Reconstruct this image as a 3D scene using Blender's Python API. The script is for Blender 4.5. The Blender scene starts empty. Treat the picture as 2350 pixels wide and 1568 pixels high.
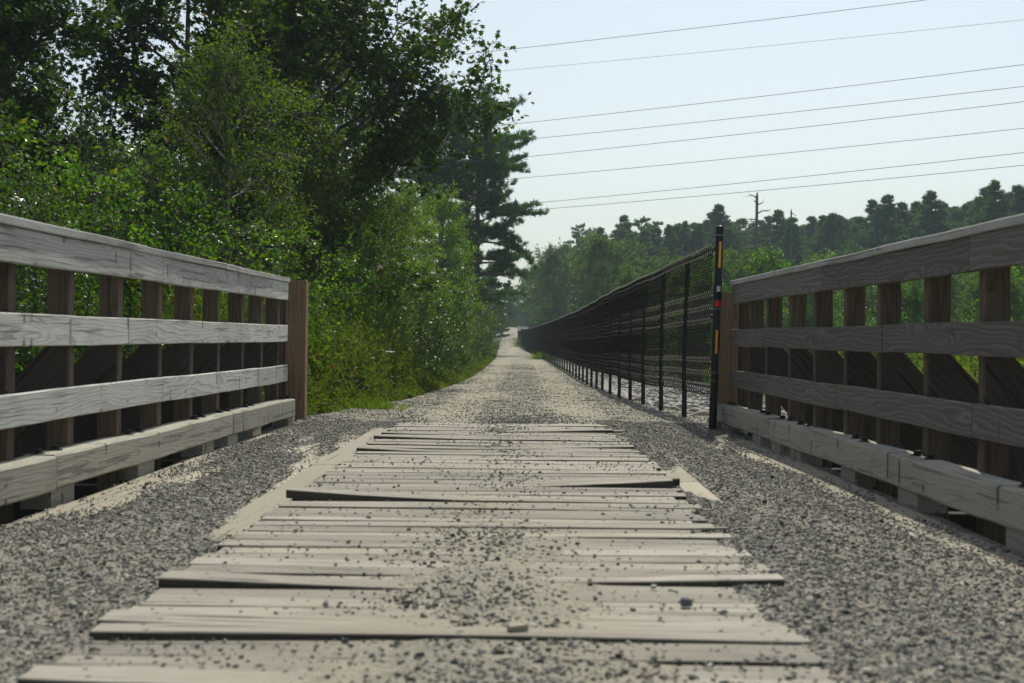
import bpy, math, random, zlib
import numpy as np
from mathutils import Vector, Matrix, Euler

sc = bpy.context.scene
C = sc.collection
R = math.radians

# ------------------------------------------------------------ camera
CAM_H = 0.757
F = 3264.0                      # focal length in pixels of a 2350 px wide picture (50 mm)
CX, CY = 1200.0, 774.0
ROLL = 0.57
cam = bpy.data.cameras.new('camera')
cam.lens = 50.0; cam.sensor_width = 36.0
cam.clip_start = 0.05; cam.clip_end = 3000
cam.shift_x = -25 / 2350; cam.shift_y = -10 / 2350
cam.dof.use_dof = True; cam.dof.focus_distance = 17.0; cam.dof.aperture_fstop = 5.0
co = bpy.data.objects.new('camera', cam); C.objects.link(co)
co.location = (0, 0, CAM_H)
co.matrix_world = Matrix.Translation((0, 0, CAM_H)) @ Matrix.Rotation(R(90), 4, 'X') @ Matrix.Rotation(R(ROLL), 4, 'Z')
sc.camera = co

def P(px, py, Y):
    """the point that a pixel of the 2350 px picture shows at distance Y"""
    dx, dy = px - CX, py - CY
    c, s = math.cos(R(ROLL)), math.sin(R(ROLL))
    u = dx * c + dy * s; v = -dx * s + dy * c
    return Vector((u * Y / F, Y, CAM_H - v * Y / F))

# ------------------------------------------------------------ sky, sun, exposure
SUN_AZ, SUN_EL = 11.0, 54.0
w = bpy.data.worlds.new('World'); sc.world = w; w.use_nodes = True
nt = w.node_tree; bg = nt.nodes['Background']
sky = nt.nodes.new('ShaderNodeTexSky'); sky.sky_type = 'NISHITA'; sky.sun_disc = False
sky.sun_elevation = R(SUN_EL); sky.sun_rotation = R(SUN_AZ)
sky.air_density = 1.0; sky.dust_density = 2.0; sky.ozone_density = 2.5; sky.altitude = 0
tint = nt.nodes.new('ShaderNodeMix'); tint.data_type = 'RGBA'; tint.blend_type = 'MULTIPLY'; tint.inputs[0].default_value = 1.0
tint.inputs[7].default_value = (0.975, 1.015, 0.965, 1)
des = nt.nodes.new('ShaderNodeHueSaturation'); des.inputs['Saturation'].default_value = 0.62; nt.links.new(sky.outputs[0], des.inputs['Color'])
nt.links.new(des.outputs[0], tint.inputs[6]); nt.links.new(tint.outputs[2], bg.inputs[0]); bg.inputs[1].default_value = 0.150
sl = bpy.data.lights.new('sun', 'SUN'); sl.energy = 5.0; sl.angle = R(0.6); sl.color = (0.98, 0.955, 0.82)
so = bpy.data.objects.new('sun', sl); C.objects.link(so)
sdir = Vector((math.sin(R(SUN_AZ)) * math.cos(R(SUN_EL)), math.cos(R(SUN_AZ)) * math.cos(R(SUN_EL)), math.sin(R(SUN_EL))))
so.rotation_euler = (-sdir).to_track_quat('-Z', 'Y').to_euler(); so.location = (10, 10, 30)
sc.view_settings.view_transform = 'Standard'; sc.view_settings.look = 'None'
sc.view_settings.exposure = -0.32; sc.view_settings.gamma = 1.0
sc.cycles.use_denoising = True
sc.cycles.max_bounces = 6; sc.cycles.transmission_bounces = 3; sc.cycles.diffuse_bounces = 3
sc.cycles.glossy_bounces = 2; sc.cycles.volume_bounces = 1
sc.cycles.volume_step_rate = 10
sc.cycles.sample_clamp_indirect = 4.0

# ------------------------------------------------------------ helpers
def tag(o, label=None, cat=None, group=None, kind=None):
    if label: o['label'] = label
    if cat: o['category'] = cat
    if group: o['group'] = group
    if kind: o['kind'] = kind
    return o

def empty(name, loc, label, cat, group=None):
    o = bpy.data.objects.new(name, None); o.empty_display_size = 0.2
    C.objects.link(o); o.location = loc
    return tag(o, label, cat, group)

class MB:
    """collects vertex and face arrays; build() links them as one mesh object"""
    def __init__(s): s.v = []; s.f = []; s.n = 0; s.c = []
    def add(s, v, f, col=None):
        v = np.asarray(v, dtype=np.float32).reshape(-1, 3); f = np.asarray(f, dtype=np.int32)
        s.v.append(v); s.f.append(f + s.n); s.n += len(v)
        if col is None: col = np.ones((len(v), 3), dtype=np.float32)
        s.c.append(np.broadcast_to(np.asarray(col, dtype=np.float32), (len(v), 3)))
    def mesh(s, name, mats, smooth=False, tint=False, mat_of=None):
        me = bpy.data.meshes.new(name)
        v = np.concatenate(s.v); me.vertices.add(len(v)); me.vertices.foreach_set('co', v.ravel())
        ls = np.concatenate([f.ravel() for f in s.f])
        cnt = np.concatenate([np.full(len(f), f.shape[1], dtype=np.int32) for f in s.f])
        st = np.concatenate([[0], np.cumsum(cnt)[:-1]]).astype(np.int32)
        me.loops.add(len(ls)); me.loops.foreach_set('vertex_index', ls)
        me.polygons.add(len(cnt)); me.polygons.foreach_set('loop_start', st)
        if mat_of is not None: me.polygons.foreach_set('material_index', np.asarray(mat_of, dtype=np.int32))
        me.polygons.foreach_set('use_smooth', np.full(len(cnt), bool(smooth)))
        me.update(calc_edges=True)
        if tint:
            a = me.color_attributes.new('tint', 'FLOAT_COLOR', 'POINT')
            cc = np.ones((len(v), 4), dtype=np.float32); cc[:, :3] = np.concatenate(s.c)
            a.data.foreach_set('color', cc.ravel())
        for m in (mats if isinstance(mats, (list, tuple)) else [mats]): me.materials.append(m)
        return me
    def build(s, name, mats, parent=None, loc=(0, 0, 0), **k):
        o = bpy.data.objects.new(name, s.mesh(name, mats, **k)); C.objects.link(o)
        o.location = loc
        if parent: o.parent = parent
        return o

def frames(pts, upv=None):
    pts = np.asarray(pts, dtype=float)
    t = np.gradient(pts, axis=0); t /= np.linalg.norm(t, axis=1)[:, None] + 1e-9
    up = np.array([0.0, 0.0, 1.0]); 
    if abs(t[0] @ up) > 0.9: up = np.array([0.0, 1.0, 0.0])
    if upv is not None: up = np.array(upv, float)
    a = np.cross(t, up); a /= np.linalg.norm(a, axis=1)[:, None] + 1e-9
    b = np.cross(t, a)
    return pts, t, a, b

def tube(mb, pts, rad, sides=6, col=None, cap=True, upv=None):
    pts, t, a, b = frames(pts, upv); n = len(pts)
    rad = np.broadcast_to(np.asarray(rad, dtype=float), (n,))
    th = np.arange(sides) * 2 * math.pi / sides
    ring = np.cos(th)[None, :, None] * a[:, None, :] + np.sin(th)[None, :, None] * b[:, None, :]
    v = pts[:, None, :] + ring * rad[:, None, None]
    i = np.arange(n - 1)[:, None] * sides; j = np.arange(sides)[None, :]; k = (j + 1) % sides
    f = np.stack([i + j, i + k, i + sides + k, i + sides + j], -1).reshape(-1, 4)
    mb.add(v, f, col)
    if cap and sides > 4:
        for e in (0, n - 1):
            vv = np.concatenate([v[e], pts[e][None]]); 
            mb.add(vv, np.stack([np.arange(sides), (np.arange(sides) + 1) % sides, np.full(sides, sides)], -1), col)

def lerp(a, b, t): return a + (b - a) * t

# ------------------------------------------------------------ materials
def new_mat(name):
    m = bpy.data.materials.new(name); m.use_nodes = True
    n = m.node_tree; n.nodes.clear()
    out = n.nodes.new('ShaderNodeOutputMaterial')
    return m, n, out
def N(nt, typ, **k):
    n = nt.nodes.new(typ)
    for a, b in k.items():
        if a.startswith('i_'): n.inputs[a[2:].replace('_', ' ')].default_value = b
        else: setattr(n, a, b)
    return n
def L(nt, a, b): nt.links.new(a, b)
def math_n(nt, op, a, b=None, c=None):
    n = nt.nodes.new('ShaderNodeMath'); n.operation = op
    for i, x in enumerate((a, b, c)):
        if x is None: continue
        if isinstance(x, (int, float)): n.inputs[i].default_value = x
        else: nt.links.new(x, n.inputs[i])
    return n.outputs[0]
def ramp(nt, fac, stops, interp='LINEAR'):
    r = nt.nodes.new('ShaderNodeValToRGB'); r.color_ramp.interpolation = interp
    e = r.color_ramp.elements
    while len(e) > 1: e.remove(e[-1])
    e[0].position = stops[0][0]; e[0].color = (*stops[0][1], 1)
    for p, c in stops[1:]:
        x = e.new(p); x.color = (*c, 1)
    nt.links.new(fac, r.inputs[0]); return r.outputs[0]
def mixc(nt, fac, a, b, mode='MIX'):
    m = nt.nodes.new('ShaderNodeMix'); m.data_type = 'RGBA'; m.blend_type = mode
    if isinstance(fac, (int, float)): m.inputs[0].default_value = fac
    else: nt.links.new(fac, m.inputs[0])
    for i, x in ((6, a), (7, b)):
        if isinstance(x, tuple): m.inputs[i].default_value = (*x, 1)
        else: nt.links.new(x, m.inputs[i])
    return m.outputs[2]
def noise(nt, vec, scale, detail=3, rough=0.5, dist=0.0):
    n = nt.nodes.new('ShaderNodeTexNoise'); n.inputs['Scale'].default_value = scale
    n.inputs['Detail'].default_value = detail; n.inputs['Roughness'].default_value = rough
    n.inputs['Distortion'].default_value = dist
    if vec is not None: nt.links.new(vec, n.inputs['Vector'])
    return n.outputs[0]
def mapping(nt, vec, scale=(1, 1, 1), loc=(0, 0, 0)):
    m = nt.nodes.new('ShaderNodeMapping'); m.inputs['Scale'].default_value = scale; m.inputs['Location'].default_value = loc
    nt.links.new(vec, m.inputs[0]); return m.outputs[0]

def wood(name, light, dark, pale=0.5, freq=46, rough=0.85, stain=0.35, ringmix=0.75, knots=1.0, bump=0.35, dust=None, crack=0.5, lowa=0.22, marks=0.0, spikes=False, vary=0.34):
    """sawn softwood: grain bands along local x, bent round knots, fine streaks and stains"""
    m, t, out = new_mat(name)
    tc = N(t, 'ShaderNodeTexCoord'); oi = N(t, 'ShaderNodeObjectInfo')
    comb = N(t, 'ShaderNodeCombineXYZ')
    r = math_n(t, 'MULTIPLY', oi.outputs['Random'], 37.0)
    L(t, r, comb.inputs[0]); L(t, r, comb.inputs[1]); L(t, math_n(t, 'MULTIPLY', oi.outputs['Random'], 11.0), comb.inputs[2])
    add = N(t, 'ShaderNodeVectorMath', operation='ADD'); L(t, tc.outputs['Object'], add.inputs[0]); L(t, comb.outputs[0], add.inputs[1])
    p = add.outputs[0]
    sep = N(t, 'ShaderNodeSeparateXYZ'); L(t, tc.outputs['Object'], sep.inputs[0])
    low = noise(t, mapping(t, p, (0.8, 5.0, 5.0)), 1.0, 2, 0.5)
    mid = noise(t, mapping(t, p, (2.4, 10.0, 14.0)), 1.0, 2, 0.5)
    vo = N(t, 'ShaderNodeTexVoronoi', feature='F1'); vo.inputs['Scale'].default_value = 1.0
    L(t, mapping(t, p, (1.05, 4.0, 6.5)), vo.inputs['Vector'])
    kn = N(t, 'ShaderNodeMapRange'); kn.inputs[1].default_value = 0.0; kn.inputs[2].default_value = 0.42
    kn.inputs[3].default_value = 1.0; kn.inputs[4].default_value = 0.0; kn.interpolation_type = 'SMOOTHSTEP'
    L(t, vo.outputs['Distance'], kn.inputs[0])
    zz = math_n(t, 'ADD', sep.outputs[2], math_n(t, 'MULTIPLY', low, lowa))
    zz = math_n(t, 'ADD', zz, math_n(t, 'MULTIPLY', mid, 0.045))
    ph = math_n(t, 'MULTIPLY', zz, freq)
    ph = math_n(t, 'ADD', ph, math_n(t, 'MULTIPLY', kn.outputs[0], 3.4 * knots))
    fr = math_n(t, 'FRACT', ph)
    # latewood line: sharp on one side, soft on the other
    band = math_n(t, 'POWER', fr, 2.6)
    band = math_n(t, 'MULTIPLY', band, math_n(t, 'MINIMUM', math_n(t, 'MULTIPLY', math_n(t, 'SUBTRACT', 1.0, fr), 9.0), 1.0))
    streak = noise(t, mapping(t, p, (3.0, 160.0, 160.0)), 1.0, 2, 0.6)
    base = mixc(t, math_n(t, 'MULTIPLY', band, ringmix), light, dark)
    base = mixc(t, math_n(t, 'MULTIPLY', math_n(t, 'SUBTRACT', streak, 0.35), 0.55), base, tuple(c * 0.55 for c in dark))
    # dark knot heart
    kh = N(t, 'ShaderNodeMapRange'); kh.inputs[1].default_value = 0.05; kh.inputs[2].default_value = 0.12
    kh.inputs[3].default_value = 0.75; kh.inputs[4].default_value = 0.0; L(t, vo.outputs['Distance'], kh.inputs[0])
    base = mixc(t, math_n(t, 'MULTIPLY', kh.outputs[0], min(knots, 1.0)), base, tuple(c * 0.5 for c in dark))
    st = noise(t, mapping(t, p, (2.2, 3.0, 4.0)), 1.0, 4, 0.6)
    stf = N(t, 'ShaderNodeMapRange'); stf.inputs[1].default_value = 0.5; stf.inputs[2].default_value = 0.72
    stf.inputs[3].default_value = 0.0; stf.inputs[4].default_value = stain; L(t, st, stf.inputs[0])
    base = mixc(t, stf.outputs[0], base, tuple(c * 0.6 for c in dark))
    ck = noise(t, mapping(t, p, (1.1, 42.0, 42.0)), 1.0, 3, 0.55)
    ckf = N(t, 'ShaderNodeMapRange'); ckf.inputs[1].default_value = 0.60; ckf.inputs[2].default_value = 0.63; ckf.inputs[3].default_value = 0.0; ckf.inputs[4].default_value = crack; L(t, ck, ckf.inputs[0])
    base = mixc(t, ckf.outputs[0], base, tuple(c * 0.22 for c in dark))
    if marks:       # short dark checks and nail stains across the board
        v1 = N(t, 'ShaderNodeTexVoronoi', feature='F1'); v1.voronoi_dimensions = '1D'; v1.inputs['Scale'].default_value = 1.9
        sx0 = N(t, 'ShaderNodeSeparateXYZ'); L(t, p, sx0.inputs[0]); wv = math_n(t, 'ADD', sx0.outputs[0], math_n(t, 'MULTIPLY', noise(t, p, 30.0, 2), 0.012)); L(t, wv, v1.inputs['W'])
        mk = N(t, 'ShaderNodeMapRange'); mk.inputs[1].default_value = 0.008; mk.inputs[2].default_value = 0.040; mk.inputs[3].default_value = marks; mk.inputs[4].default_value = 0.0; L(t, v1.outputs['Distance'], mk.inputs[0])
        zg = noise(t, mapping(t, p, (2.0, 14.0, 14.0)), 1.0, 2); zr = N(t, 'ShaderNodeMapRange'); zr.inputs[1].default_value = 0.50; zr.inputs[2].default_value = 0.60; L(t, zg, zr.inputs[0])
        base = mixc(t, math_n(t, 'MULTIPLY', mk.outputs[0], zr.outputs[0]), base, tuple(c * 0.25 for c in dark))
    if spikes:      # spike heads over the stringers
        gp = N(t, 'ShaderNodeNewGeometry'); gs = N(t, 'ShaderNodeSeparateXYZ'); L(t, gp.outputs['Position'], gs.inputs[0]); acc = None
        for xs_ in (-0.90, -0.16, 0.60):
            for zs_ in (-0.032, 0.032):
                dx = math_n(t, 'SUBTRACT', gs.outputs[0], xs_ + zs_ * 0.4); dz = math_n(t, 'SUBTRACT', sep.outputs[2], zs_)
                d2_ = math_n(t, 'ADD', math_n(t, 'MULTIPLY', dx, dx), math_n(t, 'MULTIPLY', math_n(t, 'MULTIPLY', dz, dz), 0.8)); q_ = math_n(t, 'LESS_THAN', d2_, 0.000050)
                acc = q_ if acc is None else math_n(t, 'MAXIMUM', acc, q_)
        base = mixc(t, math_n(t, 'MULTIPLY', acc, 0.85), base, (0.03, 0.022, 0.018))
    # board to board value
    bv = math_n(t, 'ADD', math_n(t, 'MULTIPLY', oi.outputs['Random'], vary), 0.97 - vary / 2)
    hsv = N(t, 'ShaderNodeHueSaturation'); L(t, base, hsv.inputs['Color']); L(t, bv, hsv.inputs['Value'])
    col = hsv.outputs[0]
    if dust:
        geo = N(t, 'ShaderNodeNewGeometry'); 
        sp = N(t, 'ShaderNodeSeparateXYZ'); L(t, geo.outputs['Position'], sp.inputs[0])
        d1 = noise(t, mapping(t, geo.outputs['Position'], (2.0, 2.6, 2.0)), 1.0, 5, 0.65)
        # trodden sand gathers along the middle of the track, away from the wheel lines
        cx = math_n(t, 'ABSOLUTE', math_n(t, 'ADD', sp.outputs[0], 0.12))
        g = math_n(t, 'SUBTRACT', 1.0, math_n(t, 'MULTIPLY', cx, 1.5))
        g = math_n(t, 'MAXIMUM', g, 0.0)
        near = math_n(t, 'SUBTRACT', 1.25, math_n(t, 'MULTIPLY', sp.outputs[1], 0.14))
        g = math_n(t, 'MULTIPLY', g, math_n(t, 'MAXIMUM', near, 0.15))
        fac = math_n(t, 'ADD', math_n(t, 'MULTIPLY', g, 0.9), math_n(t, 'MULTIPLY', math_n(t, 'SUBTRACT', d1, 0.5), 1.6))
        cl = N(t, 'ShaderNodeClamp'); L(t, fac, cl.inputs[0]); cl.inputs[2].default_value = 0.85
        grit = noise(t, mapping(t, geo.outputs['Position'], (1, 1, 1)), 90.0, 3, 0.7)
        sand = ramp(t, grit, [(0.3, tuple(c * 0.55 for c in dust)), (0.62, dust)])
        col = mixc(t, cl.outputs[0], col, sand)
    b = N(t, 'ShaderNodeBsdfPrincipled'); L(t, col, b.inputs['Base Color']); b.inputs['Roughness'].default_value = rough
    b.inputs['Specular IOR Level'].default_value = 0.3
    h = math_n(t, 'ADD', math_n(t, 'MULTIPLY', band, -0.6), math_n(t, 'MULTIPLY', streak, -0.9))
    bp = N(t, 'ShaderNodeBump'); bp.inputs['Strength'].default_value = bump; bp.inputs['Distance'].default_value = 0.004
    L(t, h, bp.inputs['Height']); L(t, bp.outputs[0], b.inputs['Normal'])
    L(t, b.outputs[0], out.inputs[0]); return m

M = {}
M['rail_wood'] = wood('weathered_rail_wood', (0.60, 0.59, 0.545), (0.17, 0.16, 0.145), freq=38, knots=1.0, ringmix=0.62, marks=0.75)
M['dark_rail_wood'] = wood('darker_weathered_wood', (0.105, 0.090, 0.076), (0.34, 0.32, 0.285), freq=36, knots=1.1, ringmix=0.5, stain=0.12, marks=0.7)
M['cap_wood'] = wood('cap_board_wood', (0.42, 0.41, 0.38), (0.22, 0.21, 0.19), freq=14, knots=0.4, ringmix=0.5)
M['post_wood'] = wood('brown_post_wood', (0.15, 0.108, 0.072), (0.055, 0.037, 0.024), freq=34, knots=0.6)
M['brace_wood'] = wood('brace_wood', (0.075, 0.057, 0.043), (0.03, 0.022, 0.016), freq=34, knots=0.8)
M['new_wood'] = wood('newer_brown_wood', (0.30, 0.19, 0.11), (0.14, 0.075, 0.04), freq=42, knots=0.7, ringmix=0.9)
M['curb_wood'] = wood('curb_timber', (0.37, 0.345, 0.285), (0.17, 0.148, 0.115), marks=0.95, freq=46, knots=0.5, stain=0.3, ringmix=0.5)
M['deck_wood'] = wood('deck_plank_wood', (0.37, 0.33, 0.28), (0.17, 0.15, 0.128), freq=70, knots=0.4, stain=0.45, ringmix=0.5, dust=(0.30, 0.255, 0.19), crack=0.9, spikes=True, lowa=0.1, vary=0.5)
M['deck_edge_shade'] = wood('painted_shade_plank_edge', (0.085, 0.072, 0.058), (0.04, 0.034, 0.027), freq=60, knots=0.2)  # backlit shade put into the colour of the plank sides and ends
M['under_wood'] = wood('under_deck_wood', (0.38, 0.335, 0.265), (0.22, 0.19, 0.145), freq=70, knots=0.2, stain=0.2, ringmix=0.4)
M['beam_wood'] = wood('beam_wood', (0.05, 0.042, 0.034), (0.02, 0.017, 0.014), freq=60, knots=0.4)

def plain(name, col, rough=0.6, metal=0.0, spec=0.4, var=0.25, scale=20, bump=0.0):
    m, t, out = new_mat(name)
    tc = N(t, 'ShaderNodeTexCoord')
    n = noise(t, tc.outputs['Object'], scale, 4, 0.6)
    c = ramp(t, n, [(0.3, tuple(x * (1 - var) for x in col)), (0.7, tuple(min(1, x * (1 + var)) for x in col))])
    b = N(t, 'ShaderNodeBsdfPrincipled'); L(t, c, b.inputs['Base Color'])
    b.inputs['Roughness'].default_value = rough; b.inputs['Metallic'].default_value = metal
    b.inputs['Specular IOR Level'].default_value = spec
    if bump:
        bp = N(t, 'ShaderNodeBump'); bp.inputs['Strength'].default_value = bump; bp.inputs['Distance'].default_value = 0.01
        L(t, n, bp.inputs['Height']); L(t, bp.outputs[0], b.inputs['Normal'])
    L(t, b.outputs[0], out.inputs[0]); return m
M['fence_black'] = plain('black_coated_steel', (0.008, 0.008, 0.009), 0.42, 0, 0.35)
M['mesh_brown'] = plain('brown_coated_wire', (0.016, 0.011, 0.009), 0.7, 0, 0.2)
M['band_metal'] = plain('worn_band', (0.10, 0.11, 0.11), 0.4, 0.4)
M['bolt'] = plain('dark_bolt_steel', (0.02, 0.023, 0.026), 0.5, 0.5)
M['orange'] = plain('orange_tape', (0.85, 0.34, 0.01), 0.5, var=0.06)
M['white'] = plain('white_tape', (0.62, 0.62, 0.60), 0.5, var=0.05)
M['red'] = plain('red_tape', (0.62, 0.012, 0.012), 0.5, var=0.06)
M['wire'] = plain('power_cable', (0.05, 0.05, 0.05), 0.6)
M['galv'] = plain('galvanised_strip', (0.5, 0.5, 0.47), 0.5, 0.2)
M['stick'] = plain('dry_wood_chip', (0.28, 0.21, 0.14), 0.9, var=0.4, scale=60)

def leafmat(name, c1, c2, trans=0.35, rough=0.42, spec=0.5, tcol=None, back=1.0):
    """c1..c2: leaf to leaf range of base colour; light shines through as well"""
    m, t, out = new_mat(name)
    at = N(t, 'ShaderNodeAttribute', attribute_name='tint'); oi = N(t, 'ShaderNodeObjectInfo')
    sp = N(t, 'ShaderNodeSeparateColor'); L(t, at.outputs['Color'], sp.inputs[0])
    fac = math_n(t, 'ADD', math_n(t, 'MULTIPLY', sp.outputs[0], 0.8), math_n(t, 'MULTIPLY', oi.outputs['Random'], 0.2))
    c = mixc(t, fac, c1, c2)
    # a few leaves have turned
    turned = math_n(t, 'GREATER_THAN', sp.outputs[1], 0.985)
    c = mixc(t, math_n(t, 'MULTIPLY', turned, 0.45), c, (0.22, 0.12, 0.03))
    b = N(t, 'ShaderNodeBsdfPrincipled'); L(t, c, b.inputs['Base Color'])
    b.inputs['Roughness'].default_value = rough; b.inputs['Specular IOR Level'].default_value = spec * 0.4
    tr = N(t, 'ShaderNodeBsdfTranslucent')
    tc = mixc(t, 1.0, c, tcol or (2.0, 2.1, 0.6), 'MULTIPLY'); L(t, tc, tr.inputs[0])
    mx = N(t, 'ShaderNodeMixShader'); mx.inputs[0].default_value = trans
    L(t, b.outputs[0], mx.inputs[1]); L(t, tr.outputs[0], mx.inputs[2]); L(t, mx.outputs[0], out.inputs[0])
    return m
M['maple_leaf'] = leafmat('maple_leaf', (0.018, 0.044, 0.005), (0.050, 0.090, 0.007), 0.38, 0.45, 0.3)
M['shrub_leaf'] = leafmat('shrub_leaf', (0.024, 0.080, 0.006), (0.105, 0.200, 0.008), 0.44, 0.42, 0.4)
M['birch_leaf'] = leafmat('birch_leaf', (0.034, 0.075, 0.006), (0.090, 0.135, 0.008), 0.44, 0.5, 0.3)
M['alder_leaf'] = leafmat('alder_leaf', (0.030, 0.072, 0.010), (0.065, 0.115, 0.016), 0.34, 0.34, 0.6)
M['poplar_leaf'] = leafmat('poplar_leaf', (0.060, 0.130, 0.016), (0.14, 0.22, 0.022), 0.46, 0.5, 0.3)
M['sapling_leaf'] = leafmat('sapling_leaf', (0.030, 0.078, 0.014), (0.075, 0.130, 0.018), 0.42, 0.5, 0.3)
M['needle'] = leafmat('pine_needle', (0.022, 0.066, 0.024), (0.056, 0.122, 0.034), 0.36, 0.6, 0.2)
M['weed'] = leafmat('weed_leaf', (0.040, 0.100, 0.012), (0.115, 0.125, 0.022), 0.35, 0.6, 0.2)
M['meadow'] = leafmat('meadow_leaf', (0.06, 0.11, 0.012), (0.13, 0.17, 0.02), 0.42, 0.6, 0.2)
M['flower_pink'] = plain('pink_petals', (0.55, 0.27, 0.42), 0.7, var=0.1)
M['flower_white'] = plain('white_petals', (0.62, 0.62, 0.55), 0.7, var=0.1)
def bark(name, c1, c2, scale=8):
    m, t, out = new_mat(name); tc = N(t, 'ShaderNodeTexCoord')
    n = noise(t, mapping(t, tc.outputs['Object'], (3, 3, 0.6)), scale, 5, 0.65)
    c = ramp(t, n, [(0.35, c1), (0.65, c2)])
    b = N(t, 'ShaderNodeBsdfPrincipled'); L(t, c, b.inputs['Base Color']); b.inputs['Roughness'].default_value = 0.9
    bp = N(t, 'ShaderNodeBump'); bp.inputs['Strength'].default_value = 0.6; bp.inputs['Distance'].default_value = 0.02
    L(t, n, bp.inputs['Height']); L(t, bp.outputs[0], b.inputs['Normal'])
    L(t, b.outputs[0], out.inputs[0]); return m
M['bark'] = bark('grey_bark', (0.035, 0.028, 0.022), (0.11, 0.095, 0.08))
M['pale_bark'] = bark('pale_birch_bark', (0.14, 0.12, 0.10), (0.36, 0.33, 0.29))
M['dead_bark'] = bark('dead_bark', (0.07, 0.06, 0.052), (0.26, 0.235, 0.205))

def gravel_mat(name, lo=0.2, hi=0.85, k0=1.0):
    m, t, out = new_mat(name)
    geo = N(t, 'ShaderNodeNewGeometry'); p = geo.outputs['Position']
    vo = N(t, 'ShaderNodeTexVoronoi', feature='F1'); vo.inputs['Scale'].default_value = 62.0
    nn = noise(t, p, 55.0, 2, 0.5)
    L(t, p, vo.inputs['Vector'])
    sp = N(t, 'ShaderNodeSeparateColor'); L(t, vo.outputs['Color'], sp.inputs[0])
    st = ramp(t, sp.outputs[0], [(0.0, (0.05, 0.055, 0.055)), (0.3, (0.11, 0.115, 0.108)), (0.55, (0.185, 0.175, 0.15)), (0.8, (0.27, 0.25, 0.21)), (0.93, (0.24, 0.17, 0.12)), (1.0, (0.42, 0.42, 0.40))])
    sand = ramp(t, noise(t, p, 120.0, 3, 0.7), [(0.3, (0.21, 0.185, 0.14)), (0.7, (0.39, 0.345, 0.27))])
    big = noise(t, mapping(t, p, (1.3, 0.35, 1)), 1.0, 4, 0.6)
    fine = noise(t, p, 9.0, 3, 0.6)
    sx = N(t, 'ShaderNodeSeparateXYZ'); L(t, p, sx.inputs[0])
    # wheel lines worn down to sand either side of a stony middle
    off = math_n(t, 'ABSOLUTE', math_n(t, 'ADD', sx.outputs[0], 0.05))
    wl = math_n(t, 'SUBTRACT', 1.0, math_n(t, 'MULTIPLY', math_n(t, 'ABSOLUTE', math_n(t, 'SUBTRACT', off, 0.62)), 2.6))
    wl = math_n(t, 'MAXIMUM', wl, 0.0)
    k = math_n(t, 'ADD', math_n(t, 'MULTIPLY', wl, 0.42 * k0), math_n(t, 'MULTIPLY', math_n(t, 'ADD', big, fine), 0.8))
    mr = N(t, 'ShaderNodeMapRange'); mr.inputs[1].default_value = 0.62; mr.inputs[2].default_value = 1.05; L(t, k, mr.inputs[0])
    mr.inputs[3].default_value = lo; mr.inputs[4].default_value = hi
    c = mixc(t, mr.outputs[0], st, sand)
    b = N(t, 'ShaderNodeBsdfPrincipled'); L(t, c, b.inputs['Base Color']); b.inputs['Roughness'].default_value = 0.92
    b.inputs['Specular IOR Level'].default_value = 0.25
    hh = math_n(t, 'ADD', math_n(t, 'MULTIPLY', math_n(t, 'SUBTRACT', 0.6, vo.outputs['Distance']), math_n(t, 'SUBTRACT', 1.1, mr.outputs[0])), math_n(t, 'MULTIPLY', nn, 0.3))
    bp = N(t, 'ShaderNodeBump'); bp.inputs['Strength'].default_value = 0.9; bp.inputs['Distance'].default_value = 0.012
    L(t, hh, bp.inputs['Height']); L(t, bp.outputs[0], b.inputs['Normal'])
    L(t, b.outputs[0], out.inputs[0]); return m
M['gravel'] = gravel_mat('gravel_surface', 0.36, 0.92)
M['drift'] = gravel_mat('gravel_drift_surface', 0.0, 0.62, 0.0)

def stone_mat(name, mul=1.0, rough=0.85):
    m, t, out = new_mat(name)
    at = N(t, 'ShaderNodeAttribute', attribute_name='tint'); oi = N(t, 'ShaderNodeObjectInfo')
    tc = N(t, 'ShaderNodeTexCoord')
    n = noise(t, tc.outputs['Object'], 30.0, 4, 0.7)
    v = ramp(t, n, [(0.3, (0.7 * mul,) * 3), (0.7, (1.2 * mul,) * 3)])
    c = mixc(t, 1.0, at.outputs['Color'], v, 'MULTIPLY')
    bv = math_n(t, 'ADD', math_n(t, 'MULTIPLY', oi.outputs['Random'], 0.5), 0.75)
    hs = N(t, 'ShaderNodeHueSaturation'); L(t, c, hs.inputs['Color']); L(t, bv, hs.inputs['Value'])
    b = N(t, 'ShaderNodeBsdfPrincipled'); L(t, hs.outputs[0], b.inputs['Base Color']); b.inputs['Roughness'].default_value = rough
    L(t, b.outputs[0], out.inputs[0]); return m
M['stone'] = stone_mat('loose_stone')
M['boulder'] = stone_mat('bank_stone', 1.0)

def soil_mat():
    m, t, out = new_mat('soil_and_litter')
    geo = N(t, 'ShaderNodeNewGeometry'); p = geo.outputs['Position']
    n1 = noise(t, p, 0.35, 5, 0.6); n2 = noise(t, p, 14.0, 4, 0.7)
    c = ramp(t, n1, [(0.35, (0.045, 0.06, 0.018)), (0.55, (0.07, 0.085, 0.024)), (0.7, (0.085, 0.075, 0.035))])
    c = mixc(t, n2, c, (0.035, 0.04, 0.016))
    b = N(t, 'ShaderNodeBsdfPrincipled'); L(t, c, b.inputs['Base Color']); b.inputs['Roughness'].default_value = 0.95
    bp = N(t, 'ShaderNodeBump'); bp.inputs['Strength'].default_value = 0.7; bp.inputs['Distance'].default_value = 0.05
    L(t, n2, bp.inputs['Height']); L(t, bp.outputs[0], b.inputs['Normal'])
    L(t, b.outputs[0], out.inputs[0]); return m
M['soil'] = soil_mat()

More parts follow.
